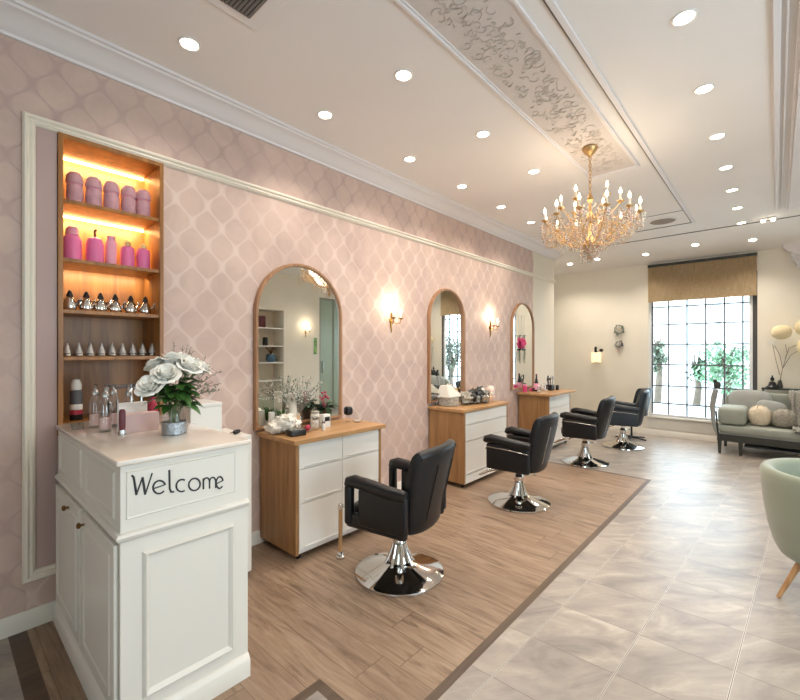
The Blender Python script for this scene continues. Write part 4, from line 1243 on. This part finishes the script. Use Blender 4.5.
# big dried flower arrangement
df = thing('dried_bouquet', 'wide airy bunch of pale dried blossoms in front of the first mirror', 'flowers', (.14, 1.99, Z1))
MB().lathe([(0, 0), (.03, 0), (.036, .02), (.030, .09), (.022, .12), (.026, .13), (.020, .13), (0, .11)], seg=18).build('vase', 'glass', df)
tw = MB(); bl = MB(); gr_ = MB()
for i in range(46):
    y = rnd.uniform(-.24, .19); x = rnd.uniform(-.03, .10); h = rnd.uniform(.24, .42) * (1 - abs(y) * .9) + (.05 if y > 0 else 0)
    p0 = Vector((0, 0, .12)); p2 = Vector((x, y, h)); p1 = p0.lerp(p2, .5) + Vector((0, 0, .05))
    pts = [p0 * (1 - t) ** 2 + p1 * 2 * t * (1 - t) + p2 * t * t for t in [0, .25, .5, .75, 1]]
    tw.tube(pts, .0014, 4)
    for k in range(11):
        t = rnd.uniform(.45, 1); q = p0 * (1 - t) ** 2 + p1 * 2 * t * (1 - t) + p2 * t * t + Vector((rnd.uniform(-.018, .018), rnd.uniform(-.018, .018), rnd.uniform(-.018, .018)))
        if rnd.random() < .62: octa(bl, q, rnd.uniform(.004, .0075), 1.0)
        else: leaf(gr_, q, (rnd.uniform(-1, 1), rnd.uniform(-1, 1), rnd.uniform(0, 1)), .030, .009, .2)
tw.build('stems', 'twig', df); bl.build('blossoms', 'gyps', df); gr_.build('leaves', 'sage', df)
gp = thing('green_plant', 'low bushy green plant at the lower left of the first mirror', 'plant', (.12, 1.83, Z1))
MB().lathe([(0, 0), (.025, 0), (.03, .05), (.026, .05), (0, .045)], seg=16).build('pot', 'white', gp)
m = MB()
for i in range(60):
    a = rnd.uniform(0, 6.28); leaf(m, (.015 * cos(a), .015 * sin(a), .05 + rnd.uniform(0, .08)), (cos(a) * .6, sin(a) * .6, rnd.uniform(.4, 1.6)), rnd.uniform(.04, .09), .014, .15)
m.build('leaves', 'leaf', gp)
# right end of unit 1: brush on glass dish
br_ = thing('round_brush', 'black round brush head standing on a clear cup at the right end', 'brush', (.20, 2.455, Z1)); br_.scale = (1.25, 1.25, 1.25)
MB().lathe([(0, 0), (.018, 0), (.012, .012), (.010, .03), (.020, .045), (0, .045)], seg=16).build('clear_cup', 'glass', br_)
MB().ell((0, 0, .078), (.056, .056, .062), .6, 18, 12).build('brush_head', 'blackp', br_)
ds = thing('shell_dish', 'shallow clear dish with small shells at the right end of first unit', 'dish', (.27, 2.50, Z1))
MB().lathe([(0, 0), (.035, 0), (.055, .022), (.052, .022), (.034, .004), (0, .004)], seg=22).build('dish', 'glass', ds)
m = MB()
for i in range(7): m.ell((.02 * cos(i * .9), .02 * sin(i * .9), .012), (.018, .013, .012), 1, 8, 6)
m.build('shells', 'gyps', ds)
# unit 2
crumple('foil_bag', 'crumpled silver and dark foil bag lying on the second unit', 'bag', (.27, 4.40, Z2), (.28, .38, .16), ['silver', 'furg', 'cushion', 'dwood', 'silver', 'blackp'], 13, 11)
tc = thing('folded_towel', 'cream towel folded into a peak in front of the second mirror', 'towel', (.16, 4.04, Z2))
m = MB(); m.lathe([(0, 0), (.11, 0), (.12, .01), (.118, .10), (0, .10)], seg=24); m.build('towel_stack', 'furg', tc)
m = MB()
m.add([(-.10, -.13, .101), (.10, -.13, .101), (.10, .16, .101), (-.10, .16, .101), (-.06, -.10, .24), (.05, -.09, .25), (-.04, -.02, .235), (.05, -.02, .24)], [(0,3,2,1), (0,1,5,4), (1,2,7,5), (2,3,6,7), (3,0,4,6), (4,5,7,6)])
m.build('towel_peak', 'linen', tc, bevel=.012)
jar('glass_jar', 'clear glass jar with silver lid beside the left edge of the second mirror', 'jar', (.08, 3.93, Z2), .04, .13, 'glass', 'silver')
st_ = thing('soft_toy', 'small soft toy animal in yellow and white with red scarf on second unit', 'soft toy', (.12, 4.63, Z2), R(20))
MB().ell((0, 0, .045), (.10, .09, .09), .9, 18, 12).build('toy_body', 'furc', st_)
MB().ell((.03, -.01, .118), (.075, .07, .065), .95, 18, 12).build('toy_head', 'yellow', st_)
for s in (-1, 1): MB().ell((.01, s * .035, .15), (.02, .025, .03), 1, 10, 8).build('ear', 'yellow', st_)
MB().lathe([(.036, .082), (.042, .088), (.036, .096)], (.01, 0, 0), 18).build('scarf', 'red', st_)
crumple('flower_cloth', 'heap of white and peach floral cloth beside the soft toy', 'cloth', (.30, 4.72, Z2), (.22, .17, .17), ['linen', 'pinkc', 'furc', 'yellow', 'linen'], 7, 5)
bw = thing('black_bow', 'black ribbon bow resting at the back end of the second unit', 'bow', (.12, 4.80, Z2))
m = MB()
for s in (-1, 1): m.ell((0, s * .035, .0), (.03, .06, .035), .8, 14, 8, mat=T(0, 0, .15) @ RX(R(12 * s)))
m.ell((0, 0, .15), (.03, .022, .026), 1, 10, 8); m.build('bow_loops', 'blackp', bw)
m = MB(); m.tube([(0, 0, .14), (.0, .01, .07), (.0, .0, .002)], .006, 6); m.build('bow_tail', 'blackp', bw)
# unit 3
pb = thing('champagne_bottle', 'dark tapered bottle with pink label in front of the last mirror', 'bottle', (.17, 6.42, Z3))
MB().lathe([(0, 0), (.042, 0), (.046, .01), (.044, .08), (.026, .15), (.013, .21), (.013, .27), (0, .27)], seg=22).build('bottle_body', 'blackp', pb)
MB().lathe([(.0465, .025), (.0470, .03), (.0455, .085), (.0350, .125), (.0340, .125), (.0445, .085)], seg=22).build('pink_label', 'pinkl', pb)
MB().lathe([(.014, .24), (.0145, .271), (0, .275)], seg=14).build('foil_cap', 'maroon', pb)
hp = thing('pink_tub', 'hot pink tub at the left edge of the last mirror', 'tub', (.10, 5.98 + .18, Z3))
MB().lathe([(0, 0), (.030, 0), (.034, .10), (0, .10)], seg=20).build('tub_body', 'hot', hp)
MB().lathe([(.035, .101), (.035, .118), (0, .12)], seg=20).build('lid', 'pinkl', hp)
for i, (x, y, r, h, lab) in enumerate(((.30, 6.22, .034, .09, 'clear glass tumbler at the near corner of the last unit'), (.25, 6.34, .030, .10, 'clear glass tumbler left of the dark tapered bottle'), (.30, 6.48, .032, .085, 'clear glass tumbler right of the dark tapered bottle'), (.22, 6.56, .036, .12, 'tall clear glass jar beside the black brush holder'))):
    t = thing('glass_tumbler', lab, 'glass', (x, y, Z3), group='clear glasses on the last unit')
    MB().lathe([(0, 0), (r * .8, 0), (r, h), (r * .93, h), (r * .74, .008), (0, .008)], seg=20).build('tumbler_body', 'glass', t)
    MB().lathe([(0, .009), (r * .70, .009), (r * .75, .03), (0, .03)], seg=16).build('contents', 'gyps', t)
crumple('pink_bow', 'pink gift bow lying beside the tumblers on the last unit', 'bow', (.12, 6.33, Z3), (.09, .10, .08), ['hot', 'darkred', 'hot'], 4, 9)
bh = thing('brush_holder', 'black brush holder packed with combs and brushes on the last unit', 'brush holder', (.27, 6.72, Z3))
MB().rbox((0, 0, .045), (.10, .12, .09), .006).build('holder_box', 'blackp', bh)
for i in range(9):
    x, y = rnd.uniform(-.035, .035), rnd.uniform(-.045, .045); m = MB(); h = rnd.uniform(.17, .22)
    m.tube([(x, y, .091), (x * 1.3, y * 1.3, h)], .006, 6); m.ell((x * 1.3, y * 1.3, h), (.02, .026, .05), .7, 10, 8); m.build('brush', 'dwood' if i % 2 else 'silver', bh)
jar('black_pot', 'small black pot at the right of the black brush holder', 'pot', (.34, 6.84, Z3), .026, .06, 'blackp', 'blackp')
# pink ornament with ribbons hung on the far mirror
ho = thing('hanging_ornament', 'pink flower ornament with grey ribbons hanging in front of the last mirror', 'ornament', (.052, 6.20, 1.62))
m = MB()
for i in range(9):
    a = i * .7; m.ell((.012 * cos(a), .035 * cos(a * 1.7), .06 * sin(a * 1.1)), (.05, .06, .06), .9, 10, 8)
m.build('pink_petals', 'hot', ho)
m = MB()
for i in range(10):
    a = rnd.uniform(-1, 1); m.tube([(.01, a * .05, -.05), (.015, a * .09, -.16), (.01, a * .07, -.24 - .08 * rnd.random())], .003, 4)
    m.tube([(.01, a * .04, .06), (.01, a * .10, .13), (.012, a * .13, .12)], .003, 4)
m.tube([(.0, -.02, .05), (-.004, -.05, .45)], .002, 4); m.tube([(.0, .02, .05), (-.004, .04, .45)], .002, 4)
m.build('ribbons', 'sage', ho)
m = MB(); m.ell((.01, 0, -.10), (.03, .14, .03), .8, 14, 8); m.build('dark_bow', 'navy', ho)

# ================================================================ FAR WALL ITEMS
wlamp = thing('wall_lamp', 'small cream box lamp with black upright fitting on the far wall', 'wall lamp', (.43, YF, 1.28))
MB().rbox((0, -.07, .095), (.145, .11, .19), .006).build('shade', 'shade', wlamp)
MB().box(-.05, .05, -.014, 0, -.01, .10).build('bracket', 'blackp', wlamp)
m = MB(); m.cyl((-.01, -.07, .191), .024, .10, 14); m.cyl((-.01, -.07, .291), .016, .015, 12); m.build('black_fitting', 'blackp', wlamp)
m = MB(); m.ell((.09, -.06, .235), (.07, .06, .06), .8, 12, 8); m.tube([(0, -.07, .21), (.09, -.06, .225)], .006, 6); m.build('side_knob', 'blackp', wlamp)
wo_ = thing('hanging_wreath', 'two small dried wreaths hung one above the other on the far wall', 'wall ornament', (.82, YF, 1.50))
for (zc, r, n, mt, nm) in ((.40, .075, 46, 'sage', 'leafy_wreath'), (.13, .055, 34, 'frame', 'dark_wreath')):
    m = MB(); m.tube([(r * cos(a), -.02, zc + r * sin(a)) for a in [2 * pi * j / 20 for j in range(20)]], .006, 6, closed=True)
    for i in range(n):
        a = rnd.uniform(0, 6.28); leaf(m, (r * cos(a), -.02, zc + r * sin(a)), (rnd.uniform(-1, 1), rnd.uniform(-.6, -.1), rnd.uniform(-1, 1)), .05, .016, .2)
    m.build(nm, mt, wo_)
m = MB(); m.tube([(0, -.012, .50), (.0, -.012, .32)], .003, 5); m.tube([(0, -.012, .07), (-.02, -.015, .0), (.0, -.015, -.05)], [.010, .012, .004], 6); m.build('tail', 'pinkc', wo_)

# blind
bd = thing('roman_blind', 'woven reed roman blind covering the top of the far window', 'blind', (2.045, YF, 0))
MB().box(-.745, .745, -.065, -.002, 2.985, 3.03).build('headrail', 'dwood', bd)
m = MB(); m.box(-.74, .74, -.050, -.042, 2.40, 2.985)
m.box(-.74, .74, -.060, -.051, 2.385, 2.80)
m.box(-.74, .74, -.068, -.061, 2.37, 2.60)
m.build('woven_panel', 'blind', bd)
m = MB(); m.box(-.74, .74, -.074, -.069, 2.362, 2.40); m.build('bottom_bar', 'blind', bd)

# ================================================================ SOFA
sf = thing('sofa', 'long grey-green upholstered sofa on a charcoal wooden frame below the window', 'sofa', (2.36, 7.69, 0), R(-2)); sf.scale = (1, .87, 1)
SL = 2.15
MB().box(.0, SL, .02, .07, .190, .285).build('front_rail', 'dwood', sf, bevel=.004)
MB().box(.0, SL, .75, .80, .190, .285).build('rear_rail', 'dwood', sf, bevel=.004)
MB().box(.0, .05, .071, .749, .190, .285).build('side_rail', 'dwood', sf, bevel=.004)
MB().box(SL - .05, SL, .071, .749, .190, .285).build('side_rail', 'dwood', sf, bevel=.004)
for (x, y) in ((.03, .045), (.27, .045), (SL - .03, .045), (.03, .775), (SL - .03, .775)):
    m = MB(); m.loft([[(x - .016, y - .016, 0), (x + .016, y - .016, 0), (x + .016, y + .016, 0), (x - .016, y + .016, 0)], [(x - .024, y - .024, .189), (x + .024, y - .024, .189), (x + .024, y + .024, .189), (x - .024, y + .024, .189)]])
    m.build('leg', 'dwood', sf, bevel=.002)
m = MB(); m.box(.30, SL - .1, .10, .60, .12, .135); m.build('under_shelf', 'frame', sf)
MB().box(.02, SL - .02, .03, .79, .286, .31).build('deck', 'cushion', sf, bevel=.004)
MB().ell((SL / 2, .345, .365), (SL - .03, .69, .12), .10, 60, 14, e2=.25).build('seat_cushion', 'sofa', sf, angle=60)
for x in (.165, SL - .165):
    m = MB(); m.ell((0, 0, 0), (.33, .60, .27), .25, 36, 14, e2=.4, mat=T(x, .315, .555)); m.build('armrest', 'sofa', sf, angle=60)
m = MB(); m.ell((0, 0, 0), (SL - .06, .13, .56), .12, 60, 14, e2=.3, mat=T(SL / 2, .735, .595)); m.build('backrest', 'sofa', sf, angle=60)
# curved outer post with dark finial
m = MB(); m.tube([(.02, .0, .24), (-.02, .0, .36), (-.045, .0, .52), (-.050, .0, .70), (-.030, .0, .84), (-.010, .0, .94)], [.016, .022, .030, .038, .042, .034], 12, flat=.9)
m.build('curved_post', 'cushion', sf)
m = MB(); m.ell((.005, .0, 1.00), (.085, .07, .11), .8, 14, 10); m.ell((-.02, -.01, 1.06), (.05, .05, .06), 1, 10, 8); m.build('finial', 'dwood', sf)
m = MB(); m.tube([(.025, -.012, .20), (.008, -.02, .40), (-.005, -.025, .62)], .011, 8); m.build('post_edge', 'dwood', sf)
def cushion(name, label, cat, loc, size, mat, rot=(0, 0, 0), e=.55):
    def wp(v): return v
    t = thing(name, label, cat, loc); t.rotation_euler = rot
    MB().ell((0, 0, 0), size, e, 28, 14, e2=.8).build('cover', mat, t, angle=70)
    m = MB()
    n = 40; pts = []
    for i in range(n):
        th = 2 * pi * i / n
        c_, s_2 = cos(th), sin(th)
        pts.append((size[0] / 2 * math.copysign(abs(c_) ** e, c_) * 1.005, size[1] / 2 * math.copysign(abs(s_2) ** e, s_2) * 1.005, 0))
    m.tube(pts, .004, 5, closed=True); m.build('piping', mat, t)
    return t
cushion('back_cushion', 'large grey back cushion at the left end of the sofa', 'cushion', (2.385 + .33, 8.19, .735), (.50, .36, .12), 'cushion', (R(78), 0, R(-3)))
cushion('scatter_cushion', 'smaller grey cushion with a folded corner leaning on the large grey one', 'cushion', (2.385 + .56, 8.10, .63), (.34, .30, .10), 'cushion', (R(76), R(8), R(-4)))
def pouf(label, loc, size, mat, seed):
    rr = random.Random(seed)
    t = thing('fluffy_cushion', label, 'cushion', loc, group='fluffy cushions on the sofa')
    m = MB(); m.ell((0, 0, size[2] / 2), size, .85, 24, 16); 
    o = m.build('fleece_body', mat, t, angle=90)
    tf = MB()
    for i in range(1500):
        a = rr.uniform(0, 6.28); u = rr.uniform(-.92, 1); s = sqrt(1 - u * u)
        p = Vector((size[0] / 2 * s * cos(a), size[1] / 2 * s * sin(a), size[2] / 2 * (1 + u))); d = Vector((s * cos(a), s * sin(a), u + .1)) + Vector((rr.uniform(-.6, .6), rr.uniform(-.6, .6), rr.uniform(-.6, .4)))
        q = p + d.normalized() * .022; w = Vector((rr.uniform(-1, 1), rr.uniform(-1, 1), rr.uniform(-1, 1))) * .004
        if q.z < .004: q.z = .004
        tf.add([p - w, p + w, q], [(0, 1, 2)])
    x = tf.build('fleece_tufts', mat, o, smooth=False); x['kind'] = 'stuff'
    return t
pouf('cream fluffy cushion sitting at the front left of the sofa seat', (2.83, 7.95, .428), (.25, .20, .28), 'furc', 3)
pouf('round grey-brown fluffy cushion right of the cream one on the sofa', (3.09, 7.94, .428), (.26, .20, .26), 'furg', 4)
tk = thing('knitted_throw', 'chunky grey knitted throw draped over the right part of the sofa back', 'throw', (3.48, 8.20, 0))
m = MB(); rings = []
prof_ = [(-.70, .435), (-.50, .440), (-.28, .445), (-.20, .52), (-.17, .70), (-.14, .86), (-.06, .91), (.04, .905), (.06, .80)]
w0 = -.32; w1 = .45
for (dy, z) in prof_:
    rings.append([(w0 + .02 * sin(z * 20), dy + .10, z), (w1, dy + .10, z), (w1, dy + .10 + .02, z + .022), (w0 + .02 * sin(z * 20), dy + .10 + .02, z + .022)])
m.loft(rings); 
for k in range(12):
    x = w0 + .03 + k * .063
    m.tube([(x, dy + .10 + .008, z + .016) for dy, z in prof_], .020, 8)
m.build('knit_blanket', 'knit', tk, angle=80)

# console table behind sofa with figurine and lantern branches
cs = thing('console_table', 'narrow dark console table behind the sofa under the paper lanterns', 'table', (3.02, 8.45, 0))
MB().box(-.18, 1.0, -.0, .12, .915, .94).build('tabletop', 'dwood', cs, bevel=.003)
for x in (-.16, .96):
    for y in (.012, .105): MB().box(x - .012, x + .012, y - .010, y + .010, 0, .914).build('leg', 'dwood', cs)
fg = thing('black_figurine', 'small black seated figurine on the console table behind the sofa', 'figurine', (2.965, 8.50, .94))
MB().lathe([(0, 0), (.075, 0), (.078, .012), (.055, .03), (.045, .06), (.035, .09), (.018, .10), (0, .10)], seg=18).build('seated_body', 'blackp', fg)
MB().ell((0, 0, .135), (.05, .045, .065), 1, 14, 10).build('head', 'blackp', fg)
MB().ell((0, 0, .178), (.022, .022, .03), 1, 10, 8).build('topknot', 'blackp', fg)
lv = thing('lantern_branches', 'bare twig arrangement on console table with cream paper globe at its top', 'branch lamp', (3.02 + .03, 8.51, .94))
MB().lathe([(0, 0), (.03, 0), (.036, .03), (.022, .10), (.018, .12), (0, .12)], seg=16).build('vase', 'dwood', lv)
m = MB()
for pts in ([(0, 0, .1), (.03, -.03, .30), (.08, -.06, .52), (.06, -.08, .66)], [(0, 0, .1), (.03, -.03, .30), (.0, -.05, .50), (-.06, -.06, .64)], [(.03, -.03, .30), (.12, -.06, .50), (.22, -.09, .58), (.32, -.10, .55)], [(.0, -.02, .2), (-.05, -.04, .45), (-.08, -.05, .66)], [(.06, -.05, .45), (.10, -.06, .60), (.20, -.08, .66), (.30, -.08, .80)]):
    m.tube(pts, [.006] + [.004] * (len(pts) - 1), 6)
m.build('twigs', 'twig', lv)
m = MB()
for i in range(40): octa(m, (-.10 + rnd.uniform(-.05, .08), -.05 + rnd.uniform(-.03, .03), .66 + rnd.uniform(-.06, .07)), .007)
m.build('buds', 'gyps', lv)
for (p, sz_) in (((.020, -.09, .84), (.24, .22, .215)), ((.26, -.10, .90), (.20, .18, .22)), ((.27, -.12, .62), (.18, .16, .24))):
    MB().ell(p, sz_, .95, 24, 14).build('paper_globe', 'lantern', lv)

# ================================================================ ARMCHAIR
ac = thing('tub_armchair', 'sage green velvet tub armchair with light wooden legs at the right edge', 'armchair', (3.35, 3.63, 0), R(0))
def tub_ring(R0, z, a0=55, a1=395, th=.07, n=40):
    pts = []
    for i in range(n + 1):
        a = R(a0 + (a1 - a0) * i / n); pts.append((R0 * cos(a), R0 * .96 * sin(a), z))
    for i in range(n + 1):
        a = R(a1 - (a1 - a0) * i / n); pts.append(((R0 - th) * cos(a), (R0 - th) * .96 * sin(a), z))
    return pts
m = MB(); rings = []
for (z, r, th) in ((.235, .30, .06), (.245, .325, .08), (.30, .352, .085), (.40, .378, .085), (.55, .402, .08), (.68, .415, .075), (.740, .418, .070), (.758, .412, .056), (.768, .404, .034), (.771, .396, .014)):
    rings.append(tub_ring(r, z, th=th, a0=75, a1=385))
m.loft(rings); m.build('shell', 'arm', ac, angle=60)
MB().lathe([(0, .232), (.26, .232), (.30, .245), (.305, .30), (0, .30)], seg=40).build('base', 'arm', ac)
MB().ell((0, 0, .38), (.60, .58, .16), .75, 36, 12, e2=.5).build('seat_cushion', 'arm', ac, angle=60)
for a in (212, 302, 32, 122):
    c_, s_2 = cos(R(a)), sin(R(a))
    m = MB(); m.tube([(.26 * c_, .26 * s_2, .245), (.385 * c_, .37 * s_2 , .004)], [.018, .011], 12); m.build('leg', 'lwood', ac)

# ================================================================ SHELF ALCOVE ITEMS (seen in the first mirror)
ak = thing('alcove_shelving', 'white built-in shelves in the opposite wall, reflected in the first mirror', 'shelf unit', (XR + .02, (AL[0] + AL[1]) / 2, 0))
hw = (AL[1] - AL[0]) / 2 - .003
for z in (.45, .85, 1.25, 1.62, 2.02): MB().box(0, .42, -hw, hw, z - .025, z).build('shelf', 'white', ak)
ib = thing('picture_block', 'dark red picture block on the top shelf of the opposite alcove', 'picture', (XR + .15, 4.86, 2.02))
MB().box(-.015, .015, -.10, .12, 0, .26).build('block', 'darkred', ib); MB().box(-.019, -.0155, .02, .06, .05, .20).build('motif', 'maroon', ib)
iv = jar('dark_vase', 'small dark vase on the middle shelf of the opposite alcove', 'vase', (XR + .15, 4.98, 1.62), .06, .14, 'blackp', 'blackp', .05)
ip = thing('dried_pot', 'blue glazed pot with orange dried flowers in the opposite alcove', 'plant', (XR + .15, 5.12, 1.251))
MB().lathe([(0, 0), (.08, 0), (.11, .06), (.10, .15), (.08, .18), (.07, .17), (0, .15)], seg=20).build('pot', 'bluepot', ip)
m = MB()
for i in range(30):
    a = rnd.uniform(0, 6.28); m.tube([(0, 0, .16), (.07 * cos(a), .07 * sin(a), .28), (.13 * cos(a), .13 * sin(a), rnd.uniform(.30, .38))], .004, 4)
m.build('dried_stems', 'bronze', ip)
gpic = thing('green_picture', 'narrow green leafy picture hung beside the glass door', 'picture', (XR, 6.22, 1.62))
MB().box(-.02, -.001, -.06, .06, -.22, .22).build('picture_frame', 'white', gpic); MB().box(-.023, -.0205, -.05, .05, -.20, .20).build('print', 'greenpic', gpic)

# ================================================================ OUTSIDE
yg = YF + .16
pv = MB(); pv.box(-14, 22, yg, 34, -.12, -.02); o = pv.build('pavement', 'road', smooth=False); struct(o); o.name = 'floor_outside'
for (x0, x1, y0, h, lab) in ((-8, 1.0, 21, 5.0, 'white rendered house across the street at the left of the window'), (1.6, 9.5, 23, 4.4, 'low white building across the street behind the green tree')):
    t = thing('house', lab, 'building', (x0, y0, -.02))
    MB().box(0, x1 - x0, 0, 5, 0, h).build('wall', 'facade', t)
    m = MB(); m.prism([(-.3, h), (5.3, h), (2.5, h + 1.3)], 'x', -.2, x1 - x0 + .2); m.build('roof', 'frame', t) if False else None
    n = int((x1 - x0) / 2)
    for k in range(n):
        w_ = MB().box(.7 + k * 2.0, 1.5 + k * 2.0, -.04, -.001, .9, 2.4).build('window', 'silver', t)
        MB().box(.65 + k * 2.0, 1.55 + k * 2.0, -.12, -.041, .82, .9).build('sill', 'facade', w_)
def tree(label, x, y, h, r, cz_, seed, squash=1.0, mat='foliage', nleaf=1500):
    rr = random.Random(seed); t = thing('street_tree', label, 'tree', (x, y, -.02), group='trees across the street')
    m = MB(); m.tube([(0, 0, 0), (.05, 0, h * .35), (0, .05, h * .7)], [.10, .08, .05], 10)
    for k in range(6):
        a = k * 1.1; m.tube([(0, .03, h * (.35 + .05 * k)), (r * .5 * cos(a), r * .5 * sin(a), cz_ + .1 * k)], [.04, .015], 6)
    m.build('trunk', 'bark', t)
    lf2 = MB()
    blobs = [(Vector((rr.uniform(-.6, .6) * r, rr.uniform(-.5, .5) * r, cz_ + rr.uniform(-.6, .6) * r * squash)), rr.uniform(.3, .5) * r) for _ in range(12)]
    for i in range(nleaf):
        c_, br2 = blobs[rr.randrange(12)]; v_ = Vector((rr.gauss(0, 1), rr.gauss(0, 1), rr.gauss(0, 1))).normalized() * br2 * rr.uniform(.6, 1)
        p = c_ + v_; d = Vector((rr.uniform(-1, 1), rr.uniform(-1, 1), rr.uniform(-1, 1)))
        leaf(lf2, p, d, .16 * max(r, .75) / 1.2, .09 * max(r, .75) / 1.2, .2)
    lf2.build('crown', mat, t)
tree('leafy green street tree seen through the right half of the window', 2.03, 13.6, 1.9, .62, 1.12, 5, 1.15, nleaf=1500)
tree('slender pale tree seen through the left half of the window', .36, 14.5, 2.6, .34, 1.45, 9, 2.6, 'sage', 800)
tree('small dark conifer-like shrub seen low through the left window panes', -.30, 14.8, 1.3, .22, 1.0, 12, 2.2, 'dleaf', 400)
tree('narrow dark shrub seen through the middle of the window', 1.35, 14.2, 1.4, .24, 1.05, 15, 2.0, 'dleaf', 400)
hg = thing('hedge', 'low trimmed hedge along the pavement outside the window', 'hedge', (-2.2, 13.9, -.02))
m = MB(); rr = random.Random(2)
m.rbox((0, 0, .22), (1.0, .5, .42), .1, 3)
for i in range(700): leaf(m, (rr.uniform(-.52, .52), rr.uniform(-.28, .28), rr.uniform(.05, .48)), (rr.uniform(-1, 1), rr.uniform(-1, 1), rr.uniform(-1, 1)), .10, .06, .2)
m.build('leaves', 'foliage', hg)
# flowering pots outside window 2 (mirror view)
tree('small grey-green tree outside the second window', 3.9, 11.0, 1.9, .6, 1.45, 21, .8, 'sage', 700)
